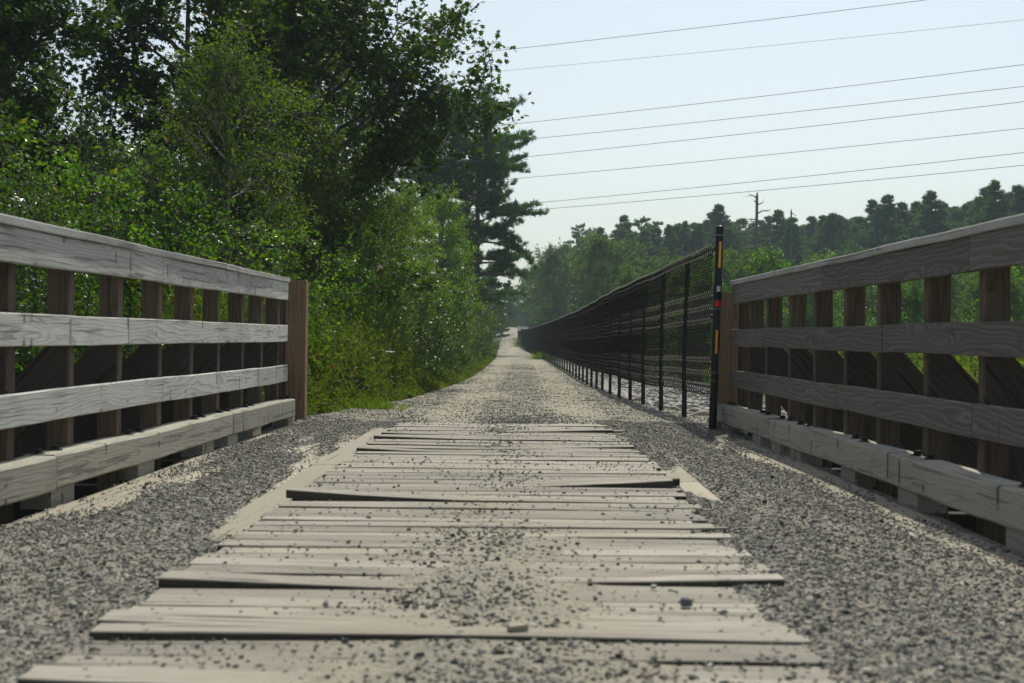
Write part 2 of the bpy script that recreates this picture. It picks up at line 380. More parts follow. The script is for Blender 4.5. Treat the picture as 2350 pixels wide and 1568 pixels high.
# ------------------------------------------------------------ terrain and path
def z0(Y):
    return np.interp(Y, [-5, 12, 17, 23, 31, 50, 80, 105, 125, 145, 200, 260, 330, 600],
                     [0, 0, -0.055, -0.09, -0.145, -0.17, -0.2, -0.2, -0.06, 0.06, 1.3, 2.75, 3.4, 3.4])
def xc(Y):
    return np.interp(Y, [0, 12, 40, 60, 80, 100, 140, 200, 260, 400], [-0.1, -0.05, 0.0, -0.12, -0.45, -0.8, -1.25, -1.75, -2.1, -3.0])
def hw(Y):
    return np.interp(Y, [0, 12, 14, 16, 19, 26, 60, 110, 260, 400], [2.3, 2.3, 2.05, 1.8, 1.5, 1.25, 1.15, 1.05, 1.05, 1.05])
rs = np.random.RandomState(3)
def vnoise(x, y, seed=0):
    """cheap smooth noise"""
    s = 0
    for i, (a, b, c) in enumerate([(1.0, 0.7, 1.3), (-0.6, 1.1, 2.1), (1.7, -0.9, 4.2), (2.3, 1.9, 0.4), (-3.1, 2.7, 5.5)]):
        s = s + np.sin(a * x + b * y + c + seed * 1.7 + i * seed) / (1 + 0.5 * i)
    return s / 2.6
def terr(X, Y):
    X = np.asarray(X, float); Y = np.asarray(Y, float)
    z = z0(Y); d = np.abs(X - xc(Y)) - hw(Y)
    drop = np.clip(d, 0, 1.5) * 0.28 + np.clip(d - 1.5, 0, 4) * 0.06
    right = X > xc(Y)
    g = z - 0.03 - drop - np.where(right, np.clip(d - 3, 0, 60) * 0.004, -np.clip(d - 3, 0, 60) * 0.012)
    g = g + np.clip(d - 0.4, 0, 2) * 0.04 * vnoise(X * 0.8, Y * 0.8)
    # stony bank by the fence
    # far away the land follows a gentle swell
    far = np.clip((Y - 170) / 150, 0, 1); g = g * (1 - far) + (z0(Y) - 0.1 - 0.02 * np.clip(d, 0, 10)) * far
    # the stream bed the bridge spans
    bed = -2.4 + 0.15 * vnoise(X, Y, 2)
    tt = np.clip((Y - 9.8 + 0.2 * vnoise(X, 0, 3)) / (12.0 - 9.8), 0, 1); tt = tt * tt * (3 - 2 * tt)
    g = lerp(bed, g, np.where(Y < 12.3, tt, 1.0))
    return g
def grid_mesh(name, xs, ys, zf, mat, kind=None, smooth=True, xmap=None):
    XX, YY = np.meshgrid(xs, ys)
    if xmap is not None: XX = xmap(XX, YY)
    ZZ = zf(XX, YY); v = np.stack([XX, YY, ZZ], -1)
    ny, nx = XX.shape; i = np.arange(ny - 1)[:, None] * nx; j = np.arange(nx - 1)[None, :]
    f = np.stack([i + j, i + j + 1, i + nx + j + 1, i + nx + j], -1).reshape(-1, 4)
    mb = MB(); mb.add(v, f); o = mb.build(name, mat, smooth=smooth)
    if kind: o['kind'] = kind
    return o
xs = np.unique(np.concatenate([np.linspace(-900, -60, 30), np.linspace(-60, -8, 53), np.linspace(-8, 8, 97), np.linspace(8, 60, 53), np.linspace(60, 900, 30)]))
ys = np.unique(np.concatenate([np.linspace(-60, 0, 13), np.linspace(0, 9, 19), np.linspace(9, 30, 106), np.linspace(30, 160, 131), np.linspace(160, 400, 81), np.linspace(400, 1500, 20)]))
tag(grid_mesh('ground', xs, ys, terr, M['soil'], 'structure'), 'green and brown ground of the wood and meadow either side of the path')

def path_z(X, Y):
    s = (X - xc(Y)) / hw(Y)
    c = 0.012 * np.clip(vnoise(X * 2.2, Y * 1.3, 5), -1, 1) + 0.006 * vnoise(X * 9, Y * 8, 1)
    ruts = -0.018 * np.exp(-((np.abs(X - xc(Y)) - 0.62) / 0.22) ** 2)
    edge = -0.10 * np.clip(np.abs(s) - 0.88, 0, 1) / 0.12
    return z0(Y) + 0.012 - 0.06 * np.clip((12.2 - Y) / 0.35, 0, 1) + c * np.where(Y > 12, 1, 0.3) + ruts + edge + 0.02
psx = np.linspace(-1, 1, 61)
psy = np.concatenate([np.linspace(11.85, 30, 250), np.linspace(30.3, 150, 200), np.linspace(151, 420, 110)])
grid_mesh('path', psx, psy, path_z, M['gravel'], 'structure', xmap=lambda X, Y: xc(Y) + X * hw(Y) * (1 + 0.05 * vnoise(Y * 1.1, np.sign(X) * 3, 4) * (np.abs(X) > 0.99)))

# ------------------------------------------------------------ timber helpers
def board(name, p0, p1, wdt, thk, mat, parent, wdir=(0, 0, 1), n=10, wob=0.0025, ch=0.004, bend=None, label=None, seed=None, edge=None):
    """a sawn timber from p0 to p1 (centre line); local x = length, y = thickness, z = width"""
    rg = np.random.RandomState(seed if seed is not None else zlib.crc32(('%s %.3f %.3f %.3f' % (name, p0[0], p0[1], p0[2])).encode()) % 99999)
    p0 = Vector(p0); p1 = Vector(p1); x = (p1 - p0); ln = x.length; x.normalize()
    z = Vector(wdir); z = (z - x * z.dot(x)).normalized(); y = z.cross(x).normalized()
    a, b = wdt / 2, thk / 2
    sec = np.array([(-b, -a + ch), (-b + ch, -a), (b - ch, -a), (b, -a + ch), (b, a - ch), (b - ch, a), (-b + ch, a), (-b, a - ch)])
    ts = np.linspace(0, 1, n + 1)
    # low frequency warp so no edge is ruler straight
    ph = rg.rand(6) * 6.28
    wy = wob * (np.sin(ts * ln * 2.1 + ph[0]) + 0.6 * np.sin(ts * ln * 5.3 + ph[1]))
    wz = wob * (np.sin(ts * ln * 1.7 + ph[2]) + 0.6 * np.sin(ts * ln * 4.9 + ph[3]))
    v = np.zeros((n + 1, 8, 3)); v[:, :, 0] = (ts * ln)[:, None]
    jit = rg.randn(n + 1, 8, 2) * wob * 0.25
    v[:, :, 1] = sec[:, 0][None] + wy[:, None] + jit[:, :, 0]; v[:, :, 2] = sec[:, 1][None] + wz[:, None] + jit[:, :, 1]
    if bend is not None: v[:, :, 1] += bend(ts)[:, None]
    v[0, :, 0] += rg.randn(8) * wob * 0.5; v[-1, :, 0] += rg.randn(8) * wob * 0.5
    mb = MB()
    i = np.arange(n)[:, None] * 8; j = np.arange(8)[None]; k = (j + 1) % 8
    f = np.stack([i + j, i + k, i + 8 + k, i + 8 + j], -1).reshape(-1, 4)
    mb.add(v, f); mb.f.append(np.array([[7, 6, 5, 4, 3, 2, 1, 0]])); mb.f.append(np.array([[n * 8 + q for q in range(8)]]))
    mo = None
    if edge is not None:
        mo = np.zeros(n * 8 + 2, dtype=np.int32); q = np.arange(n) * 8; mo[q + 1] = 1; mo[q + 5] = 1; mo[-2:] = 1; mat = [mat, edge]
    me = mb.mesh(name, mat, mat_of=mo)
    o = bpy.data.objects.new(name, me); C.objects.link(o)
    mw = Matrix((x, y, z)).transposed().to_4x4(); mw.translation = p0
    if parent: 
        mw.translation = p0 - parent.location; o.parent = parent
    o.matrix_basis = mw
    if label: o['label'] = label
    return o

def bolt_mb(mb, x, y, z, r=0.014, h=0.016):
    th = np.arange(6) * math.pi / 3
    def ring(rr, zz, m=6, o=0): 
        t = np.arange(m) * 2 * math.pi / m + o
        return np.stack([x + rr * np.cos(t), y + rr * np.sin(t), np.full(m, zz)], -1)
    for (rr, za, zb, m) in ((r * 1.7, z, z + 0.004, 12), (r, z + 0.004, z + h, 6)):
        v = np.concatenate([ring(rr, za, m), ring(rr, zb, m), [[x, y, zb]]])
        mb.add(v, [[q, (q + 1) % m, m + (q + 1) % m, m + q] for q in range(m)]); 
        mb.f.append(np.array([[m + q, m + (q + 1) % m, 2 * m] for q in range(m)]) + mb.n - len(v))

# ------------------------------------------------------------ railings
def railing(side, label, wood_a, endlabel):
    sg = side
    def xr(Y):       # inner face of the rails
        if sg < 0: return -(2.13 - 0.0209 * (Y - 5.79))
        return 1.88 - 0.0252 * (Y - 5.34)
    root = empty('wooden_railing', (xr(7.0), 7.0, 0.0), label, 'railing', None)
    yend = 12.1 if sg < 0 else 11.75
    ystart = 1.4
    def pt(Y, off, z): return (xr(Y) + sg * off, Y, z)
    if sg < 0:
        joints = {'cap': [2.6, 5.2, 7.85, 9.75], 'fascia': [2.9, 5.4, 8.2, 11.4], 'mid': [3.1, 4.9, 7.55, 10.15], 'low': [2.4, 5.55, 8.25, 10.9], 'curb': [3.0, 6.25, 9.75]}
    else:
        joints = {'cap': [2.6, 5.0, 7.3, 9.9], 'fascia': [2.9, 5.95, 8.6], 'mid': [3.1, 4.6, 7.25, 10.4], 'low': [2.4, 5.9, 8.2, 10.2], 'curb': [3.0, 6.45, 9.7]}
    hts = {'fascia': (1.125, 0.148), 'mid': (0.768, 0.140), 'low': (0.430, 0.140)}
    rg = random.Random(7 + sg)
    for key, (zc, wd) in hts.items():
        js = [ystart] + joints[key] + [yend]
        for a, b in zip(js[:-1], js[1:]):
            dz = rg.uniform(-0.003, 0.003); mt = wood_a
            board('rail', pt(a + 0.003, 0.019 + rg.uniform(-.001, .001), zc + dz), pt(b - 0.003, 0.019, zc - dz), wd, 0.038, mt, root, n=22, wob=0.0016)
    js = [ystart] + joints['cap'] + [yend + 0.01]
    for a, b in zip(js[:-1], js[1:]):
        board('cap_rail', pt(a + 0.003, 0.080, 1.2195 + rg.uniform(-.002, .002)), pt(b - 0.003, 0.080, 1.2195 + rg.uniform(-.002, .002)), 0.185, 0.038, M['cap_wood'], root, wdir=(1, 0, 0), n=20, wob=0.0016)
    # curb timber
    cend = 12.07 if sg < 0 else 12.0
    js = [ystart] + joints['curb'] + [cend]
    for a, b in zip(js[:-1], js[1:]):
        board('curb_beam', pt(a + 0.004, -0.005, 0.1415 + rg.uniform(-.003, .003)), pt(b - 0.004, -0.005, 0.1415), 0.150, 0.145, M['curb_wood'], root, n=26, wob=0.003, ch=0.009)
    # posts, braces, outriggers
    if sg < 0: py = [2.2, 3.0, 3.77, 4.53, 5.3, 6.05, 6.8, 7.57, 8.33, 9.05, 9.8, 10.55, 11.25, 11.95]
    else: py = [2.0, 2.8, 3.58, 4.36, 5.14, 5.92, 6.7, 7.48, 8.2, 8.95, 9.7, 10.5, 11.2]
    for Y in py:
        xm = 0.038 + 0.062
        yj = Y + rg.uniform(-0.02, 0.02)
        board('post', pt(yj, xm, -0.30), pt(yj, xm, 1.196), 0.104, 0.088, M['post_wood'], root, wdir=(1, 0, 0), n=8, wob=0.0012)
        # brace nailed to the camera side of the post, falling outwards to the outrigger
        # flat board in the plane across the bridge
        sl = 1.10; jz = rg.uniform(-0.02, 0.02)
        prof = [(0.040, 0.69 + 0.12 * sl + jz), (0.040, 0.52 + jz), (0.040 + 0.77 / sl, -0.25), (0.16 + 0.94 / sl, -0.25)]
        o0 = Vector(pt(yj - 0.088, 0.04, 0.6)); xd = Vector((sg * 1.0, 0, -sl)).normalized(); yd = Vector((0, 1, 0)); zd = xd.cross(yd)
        mw = Matrix((xd, yd, zd)).transposed().to_4x4(); mw.translation = o0; inv = mw.inverted(); vv = []
        for yy_ in (-0.019, 0.019):
            for (of, zz_) in prof:
                w3 = inv @ Vector((xr(yj) + sg * of, yj - 0.066 + yy_, zz_)); vv.append(w3[:])
        mb = MB(); mb.add(vv, [[0, 1, 2, 3], [7, 6, 5, 4], [0, 4, 5, 1], [1, 5, 6, 2], [2, 6, 7, 3], [3, 7, 4, 0]])
        ob = mb.build('brace', M['brace_wood'], root); mw.translation = o0 - root.location; ob.matrix_basis = mw
        board('outrigger', pt(yj + 0.10, -0.25, -0.155), pt(yj + 0.10, 1.15, -0.155), 0.19, 0.09, M['beam_wood'], root, n=4, wob=0.001)
    if sg < 0: by = [2.4, 3.7, 5.0, 6.4, 7.72, 9.1, 9.8, 10.6, 12.0]
    else: by = [2.3, 3.6, 5.2, 6.6, 7.7, 9.0, 9.6, 10.3, 11.7]
    for Y in by:
        board('spacer_block', pt(Y - 0.15, 0.012, 0.022), pt(Y + 0.15, 0.012, 0.022), 0.088, 0.135, M['curb_wood'], root, n=3, wob=0.001)
        for dy in (-0.11, 0.11):
            mb = MB(); x, y, z = pt(Y + dy, 0.012 + rg.uniform(-.01, .01), 0.2185); bolt_mb(mb, 0, 0, 0, 0.019, 0.022)
            o = mb.build('bolt', M['bolt'], root, (x - root.location.x, y - root.location.y, z)); 
    # end post
    ye = 12.5 if sg < 0 else 12.02
    ee = root
    xe = (-1.985 if sg < 0 else 1.73)
    board('end_post', (xe, ye, -0.35), (xe, ye, 1.235 if sg < 0 else 1.15), 0.168, 0.14, M['new_wood'], root, wdir=(1, 0, 0), n=8, wob=0.0015, ch=0.006, label=endlabel)
    board('back_post', (xe + sg * 0.165, ye + 0.02 , -0.35), (xe + sg * 0.165, ye + 0.02, 1.19 if sg < 0 else 1.12), 0.13, 0.09, M['post_wood'], root, wdir=(1, 0, 0), n=6, wob=0.0015)
    # grey metal straps seen through the slots under the curb
    return root
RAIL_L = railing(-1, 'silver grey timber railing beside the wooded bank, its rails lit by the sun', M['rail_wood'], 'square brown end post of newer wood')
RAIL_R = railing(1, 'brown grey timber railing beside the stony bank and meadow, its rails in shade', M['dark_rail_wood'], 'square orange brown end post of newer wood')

# ------------------------------------------------------------ deck
deck = empty('bridge_deck', (0, 7, 0), 'pale weathered plank bridge deck strewn with gravel between the two railings', 'bridge deck')
drg = random.Random(5)
DX0, DX1 = -1.02, 0.75
RT = 0.036
special = {}
y = 2.2
planks = []
# far edges of planks that stand out in the photograph (distance, side, lift)
lifts = [(3.02, 'L', 0.02), (3.38, 'A', 0.013), (3.56, 'L', 0.018), (4.12, 'L', 0.026), (4.2, 'R', 0.016), (6.33, 'L', 0.045), (6.92, 'R', 0.040), (7.06, 'R', 0.036), (7.18, 'R', 0.026),
         (8.9, 'L', 0.03), (9.35, 'R', 0.018), (10.0, 'L', 0.022), (10.45, 'L', 0.016), (10.85, 'R', 0.02)]
while y < 11.85:
    wd = drg.choice([0.10, 0.135, 0.14, 0.14, 0.185])
    if y > 6.8 and y < 7.15: wd = 0.11
    planks.append((y, wd)); y += wd + drg.choice([0.002, 0.004, 0.006, 0.012])
yl = y
used = set()
for (y, wd) in planks:
    side = None
    for i, (ly, s, h) in enumerate(lifts):
        if i not in used and y - 0.02 <= ly < y + wd + 0.02:
            side, lh = s, h; used.add(i); break
    a = DX0 + drg.uniform(-0.015, 0.015); b = DX1 + drg.uniform(-0.02, 0.03)
    if drg.random() < 0.12: b += drg.uniform(-0.08, 0.03)
    base = drg.uniform(-0.0042, 0.0036); tilt = drg.uniform(-0.006, 0.006)
    c1, c2, c3 = drg.uniform(-.0032, .0032), drg.uniform(2, 5), drg.uniform(0, 6)
    def bend(t, side=side, lh=(lh if side else 0), c=(c1, c2, c3), base=base, tilt=tilt):
        r = base + tilt * (t - 0.5) + c[0] * np.sin(c[1] * t + c[2])
        if side == 'L': r = r + lh * np.clip(1 - t * 1.9, 0, 1) ** 1.5
        if side == 'R': r = r + lh * np.clip((t - 0.42) / 0.58, 0, 1) ** 1.6
        if side == 'A': r = r + lh * (0.5 + 0.5 * np.sin(3 * t + 0.4))
        return r
    # thickness axis must point up: x along +X, width along -Y -> y = z cross x
    board('deck_plank', (a, y + wd / 2, RT - 0.019), (b, y + wd / 2 + drg.uniform(-.004, .004), RT - 0.019), wd - 0.001, 0.038, M['deck_wood'], deck, edge=M['deck_edge_shade'],
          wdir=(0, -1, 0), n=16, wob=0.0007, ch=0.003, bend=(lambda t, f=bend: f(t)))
# long boards below and beside the cross planks
def xin(Y, s): return (-(2.13 - 0.0209 * (Y - 5.79)) + 0.07) if s < 0 else (1.88 - 0.0252 * (Y - 5.34) - 0.07)
for s, lo, hi in ((-1, -2.02, -0.80), (1, 0.52, 1.76), (0, -0.80, 0.52)):
    nb = 6; 
    for i in range(nb):
        x0 = lo + (hi - lo) * i / nb; x1 = lo + (hi - lo) * (i + 1) / nb
        cuts = [1.2, drg.uniform(3.0, 5.0), drg.uniform(7.2, 9.4), 11.95]
        zt = 0.0 + drg.uniform(-0.003, 0.003)
        if s and (i == nb - 2 if s < 0 else i == 1) : zt += 0.012
        for c0, c1 in zip(cuts[:-1], cuts[1:]):
            xm = (x0 + x1) / 2
            board('under_board', (xm, c0 + 0.002, zt - 0.022 - (0.012 if s == 0 else 0)), (xm - (0.0 if s == 0 else s * 0.0) , c1 - 0.002, zt - 0.022 - (0.012 if s == 0 else 0)), (x1 - x0) - 0.006, 0.040, M['under_wood'], deck, wdir=(1, 0, 0), n=12, wob=0.001)
for xg in (-1.6, -0.7, 0.45, 1.35):
    board('girder', (xg, 0.9, -0.45), (xg, 12.1, -0.45), 0.45, 0.16, M['beam_wood'], deck, n=4)
# end sill the deck meets at the path
board('sill_beam', (-2.5, 12.06, -0.14), (2.2, 12.06, -0.14), 0.25, 0.2, M['beam_wood'], deck, n=4)

# ------------------------------------------------------------ loose gravel on the deck and path
OCT = np.array([(1, 0, 0), (-1, 0, 0), (0, 1, 0), (0, -1, 0), (0, 0, 1), (0, 0, -1)], float)
OCTF = np.array([(0, 2, 4), (2, 1, 4), (1, 3, 4), (3, 0, 4), (2, 0, 5), (1, 2, 5), (3, 1, 5), (0, 3, 5)])
CUB = np.array([(x, y, z) for x in (-1, 1) for y in (-1, 1) for z in (-1, 1)], float) * 0.7
CUBF = np.array([(0, 1, 3, 2), (4, 6, 7, 5), (0, 4, 5, 1), (2, 3, 7, 6), (0, 2, 6, 4), (1, 5, 7, 3)])
def stones(mb, x, y, z, r, rng, pal=None, cube=0.5):
    n = len(x)
    pick = rng.rand(n) < cube
    for base, fc, sel in ((CUB, CUBF, pick), (OCT, OCTF, ~pick)):
        k = sel.sum()
        if not k: continue
        v = base[None] * (1 + 0.35 * (rng.rand(k, len(base), 3) - 0.5) * 2)
        sc3 = np.stack([0.75 + 0.6 * rng.rand(k), 0.75 + 0.6 * rng.rand(k), 0.45 + 0.45 * rng.rand(k)], -1)
        v = v * sc3[:, None, :]
        a = rng.rand(k) * 6.28; ca, sa = np.cos(a)[:, None], np.sin(a)[:, None]
        tl = (rng.rand(k) - 0.5) * 1.2; ct, stt = np.cos(tl)[:, None], np.sin(tl)[:, None]
        X0, Y0, Z0 = v[..., 0], v[..., 1], v[..., 2]
        Y1 = Y0 * ct - Z0 * stt; Z1 = Y0 * stt + Z0 * ct
        v = np.stack([X0 * ca - Y1 * sa, X0 * sa + Y1 * ca, Z1], -1)
        rr = r[sel][:, None, None]
        v = v * rr + np.stack([x[sel], y[sel], z[sel] + r[sel] * 0.35], -1)[:, None, :]
        f = fc[None] + (np.arange(k) * len(base))[:, None, None]
        pl = pal if pal is not None else PAL
        c = pl[rng.randint(0, len(pl), k)] * (0.45 + 0.75 * rng.rand(k) ** 1.3)[:, None]
        mb.add(v, f.reshape(-1, fc.shape[1]), np.repeat(c, len(base), 0))
PAL = np.array([(0.20, 0.195, 0.175), (0.24, 0.235, 0.21), (0.28, 0.28, 0.26), (0.34, 0.33, 0.29), (0.10, 0.11, 0.11), (0.32, 0.30, 0.26), (0.27, 0.235, 0.18), (0.42, 0.40, 0.36), (0.22, 0.16, 0.12), (0.18, 0.19, 0.19)])
rng = np.random.RandomState(11)
# gravel drifts either side of the cross planks: a sheet that dips below the boards in places
def drift_h(X, Y, s):
    """height of the gravel lying on the long boards"""
    if s < 0:
        t = (X - (-2.0)) / (-1.04 + 2.0)          # 0 at the curb, 1 at the planks
        prof = np.interp(t, [0, 0.08, 0.25, 0.55, 0.78, 0.9, 1.0], [-0.012, -0.004, 0.006, 0.012, 0.0, -0.010, -0.010])
        nearf = np.clip((6.6 - Y) / 1.8, 0, 1) * 0.026
        return prof - 0.005 + nearf + 0.013 * vnoise(X * 6, Y * 1.2, 2) + 0.008 * vnoise(X * 19, Y * 5, 6) + np.clip((Y - 10.8) * 0.02, 0, 0.03)
    t = (X - 0.74) / (1.80 - 0.74)
    prof = np.interp(t, [-0.14, -0.06, 0.0, 0.12, 0.45, 0.7, 0.85, 1.0], [0.012, 0.026, 0.031, 0.024, 0.018, 0.006, -0.003, -0.010]) - 0.014 * np.exp(-((Y - 8.0) / 1.3) ** 2) * (t < 0.2)
    nearf = np.clip((6.0 - Y) / 2.5, 0, 1) * 0.012
    return prof - 0.004 + nearf + 0.013 * vnoise(X * 6, Y * 1.2, 3) + 0.009 * vnoise(X * 19, Y * 5, 7) + np.clip((Y - 10.8) * 0.02, 0, 0.03)
for s, a, b in ((-1, -2.06, -1.0), (1, 0.60, 1.84)):
    g = grid_mesh('gravel_drift', np.linspace(a, b, 70), np.linspace(1.3, 12.45, 520), lambda X, Y, s=s: drift_h(X, Y, s) + 0.003 * vnoise(X * 60, Y * 55, 3), M['drift'], 'stuff')
    tag(g, 'thick drift of grey gravel on the deck along the ' + ('sunlit railing' if s < 0 else 'shaded railing'), 'gravel')
mb = MB()
def scatter_strip(n, s, a, b, y0, y1):
    x = rng.uniform(a, b, n); y = rng.uniform(y0, y1, n)
    h = drift_h(x, y, s)
    keep = rng.rand(n) < np.clip((h + 0.012) / 0.014, 0.10, 1)
    x, y, h = x[keep], y[keep], h[keep]
    r = 0.0022 + 0.0048 * rng.rand(len(x)) ** 2.2 + (rng.rand(len(x)) > 0.985) * 0.005
    stones(mb, x, y, np.maximum(h, 0.0), r, rng)
scatter_strip(52000, -1, -2.03, -0.98, 2.6, 12.2)
scatter_strip(58000, 1, 0.62, 1.78, 2.6, 12.2)
def mound(X, Y):
    return RT - 0.008 + 0.015 * np.exp(-((X + 0.08) / 0.30) ** 2) * np.clip((6.1 - Y) / 2, 0, 1) + 0.006 * vnoise(X * 8, Y * 7, 4) + 0.004 * vnoise(X * 23, Y * 19, 5) - 0.006 * np.clip(np.abs(X + 0.1) - 0.40, 0, 1) * 8 + 0.010 * np.clip((3.3 - Y) / 0.8, 0, 1)
# on the cross planks: dense in the middle and near, thin along the wheel lines
n = 90000
x = rng.uniform(-1.1, 0.85, n); y = rng.uniform(2.6, 12.2, n)
dens = 0.95 * np.exp(-((x + 0.10 - 0.05 * np.sin(y)) / (0.16 + 0.05 * np.clip(6 - y, 0, 4))) ** 2) * np.interp(y, [2.6, 3.4, 5.2, 6.2, 10.4, 12], [1.0, 0.9, 0.75, 0.22, 0.28, 1.0]) + 0.06 + 0.38 * np.clip((3.9 - y) / 0.9, 0, 1) + 0.10 * np.clip((-0.75 - x), 0, 1) + 0.16 * np.clip((x - 0.55) * 4, 0, 1)
dens *= np.clip(0.75 + 0.6 * vnoise(x * 6, y * 5, 8), 0.1, 2)
k = rng.rand(n) < dens; x, y = x[k], y[k]
r = 0.0018 + 0.0058 * rng.rand(len(x)) ** 2.8 + (rng.rand(len(x)) > 0.985) * 0.006
stones(mb, x, y, np.where(np.abs(x + 0.135) < 0.90, np.maximum(RT + 0.001, mound(x, y)), 0.001), r, rng)
# path beyond the bridge
n = 80000
y = 12.0 + (rng.rand(n) ** 2.2) * 34; x = xc(y) + rng.uniform(-1, 1, n) * hw(y) * 0.98
q = np.abs(np.abs(x - xc(y)) - 0.62) < 0.25
k = rng.rand(n) < np.where(q, 0.4, 0.75) * np.clip(0.8 + 0.6 * vnoise(x * 3, y, 2), 0.2, 1); x, y = x[k], y[k]
r = 0.003 + 0.0065 * rng.rand(len(x)) ** 2.2
stones(mb, x, y, path_z(x, y), r, rng)
o = mb.build('gravel', M['stone'], tint=True); tag(o, 'loose grey crushed stones scattered over the bridge deck and path', 'gravel', kind='stuff')
# a low mound of sand and fines on the middle of the near planks
g = grid_mesh('sand_drift', np.linspace(-0.75, 0.5, 90), np.linspace(2.3, 6.6, 240),
              lambda X, Y: mound(X, Y), M['gravel'], 'stuff')
tag(g, 'low mound of sand and grit down the middle of the near planks', 'sand')
# a few larger single stones and wood chips
def chunk(name, x, y, z, sx, sy, sz, rot, label, cat, mat, col, seed):
    rg = np.random.RandomState(seed); mb = MB()
    v = CUB * (1 + 0.3 * rg.randn(8, 3) * 0.5) * np.array([sx, sy, sz])
    c, s = math.cos(rot), math.sin(rot)
    v = np.stack([v[:, 0] * c - v[:, 1] * s, v[:, 0] * s + v[:, 1] * c, v[:, 2]], -1)
    mb.add(v, CUBF, np.array(col)); o = mb.build(name, mat, None, (x, y, z), tint=True)
    md = o.modifiers.new('b', 'BEVEL'); md.width = min(sx, sy, sz) * 0.3; md.segments = 2
    return tag(o, label, cat)
chunk('stone', -0.005, 3.42, 0.058, 0.034, 0.022, 0.012, 0.5, 'largest pale tan stone lying in the middle of the near planks', 'stone', M['stone'], (0.42, 0.35, 0.27), 2)
chunk('stone', 0.445, 3.82, 0.050, 0.020, 0.018, 0.016, 0.2, 'dark grey stone alone on the right of the near planks', 'stone', M['stone'], (0.10, 0.11, 0.12), 3)
chunk('wood_chip', -1.63, 7.55, 0.022, 0.085, 0.014, 0.007, -0.35, 'brown splinter of wood on the gravel beside the sunlit railing', 'wood chip', M['stick'], (1, 1, 1), 4)
chunk('wood_chip', 0.72, 5.35, 0.045, 0.10, 0.02, 0.005, 0.2, 'pale splinter of wood at the right edge of the cross planks', 'wood chip', M['under_wood'], (1, 1, 1), 5)

# ------------------------------------------------------------ chain link fence
fy = np.array([11.65, 13.4, 16.6, 23.5, 34.9, 55, 80, 121.6, 130]); fx = np.array([1.56, 1.52, 1.42, 1.32, 1.27, 1.05, 0.66, -0.15, -0.3])
def fence_x(Y): return np.interp(Y, fy, fx)
fence = empty('chain_link_fence', (1.56, 11.65, 0), 'long black chain link fence running down the stony side of the path', 'fence')
FL = fence.location
posts_y = [11.65, 13.35, 15.05, 16.7, 18.4, 20.1, 21.8, 23.5, 25.2, 26.9]
while posts_y[-1] < 122: posts_y.append(posts_y[-1] + 1.75)
frg = random.Random(3)
LEAN = 0.014
def fz(Y): return float(z0(Y))
fence_pts = []
for i, Y in enumerate(posts_y[:70]):
    X = float(fence_x(Y)); zb = fz(Y); ln = LEAN * (2.2 if i == 0 else 1) + frg.uniform(-0.004, 0.004)
    r = 0.033 if i == 0 else 0.024
    top = 1.665 if i == 0 else 1.50
    mb = MB()
    tube(mb, [(0, 0, -0.4), (0, 0, 0.6), (ln * top, 0, top)] if i else [(-0.4 * ln, 0, -0.4), (0, 0, 0), (ln * top, 0, top)], r, 14 if i < 8 else 6)
    if i == 0:
        tube(mb, [(ln * top, 0, top), (ln * top, 0, top + 0.012), (ln * top, 0, top + 0.022)], [0.037, 0.034, 0.012], 14)
    o = mb.build('post' if i else 'end_post', M['fence_black'], fence, (X - FL.x, Y - FL.y, zb), smooth=True)
    if i == 0:
        o['label'] = 'taller black end post with orange, white and red reflective tape'
        # tape pieces wrap the front of the pipe
        def tape(name, z0_, z1_, a0, a1, mat, rr=0.0345):
            th = np.linspace(a0, a1, 9); m = MB(); zs_ = (z0_, z1_)
            vv = [[ln * zz + rr * math.sin(t), -rr * math.cos(t), zz] for zz in zs_ for t in th]
            vv += [[ln * zz + (rr - 0.003) * math.sin(t), -(rr - 0.003) * math.cos(t), zz] for zz in zs_ for t in th]
            m.add(vv, [[q, q + 1, q + 10, q + 9] for q in range(8)] + [[18 + q, 27 + q, 28 + q, 19 + q] for q in range(8)])
            p = m.build(name, mat, o, (0, 0, 0), smooth=True); return p
        tape('orange_tape', 1.34, 1.555, -0.25, 0.30, M['orange']); tape('orange_tape', 0.64, 0.83, -0.22, 0.33, M['orange'])
        tape('white_tape', 1.145, 1.19, -0.38, 0.48, M['white']); tape('red_tape', 1.022, 1.072, -0.75, 0.72, M['red'])
        for zz in (1.60, 0.995, 0.475, 0.41):
            tape('clamp_band', zz, zz + 0.014, -1.8, 1.8, M['band_metal'], 0.0355)
LEANX = LEAN
def fp(Y, z, dx=0.0):
    return np.array([fence_x(Y) + LEANX * z + dx, Y, z0(Y) + z]) - np.array([FL.x, FL.y, 0])
ys_ = np.arange(11.66, 122, 0.85)
for zz, r, nm in ((1.50, 0.019, 'top_rail'), (0.945, 0.017, 'mid_rail'), (0.36, 0.014, 'bottom_rail')):
    mb = MB(); tube(mb, [fp(Y, zz + 0.002 * math.sin(Y * 1.3)) for Y in ys_], r, 8); mb.build(nm, M['mesh_brown'] if zz != 1.5 else M['fence_black'], fence, smooth=True)
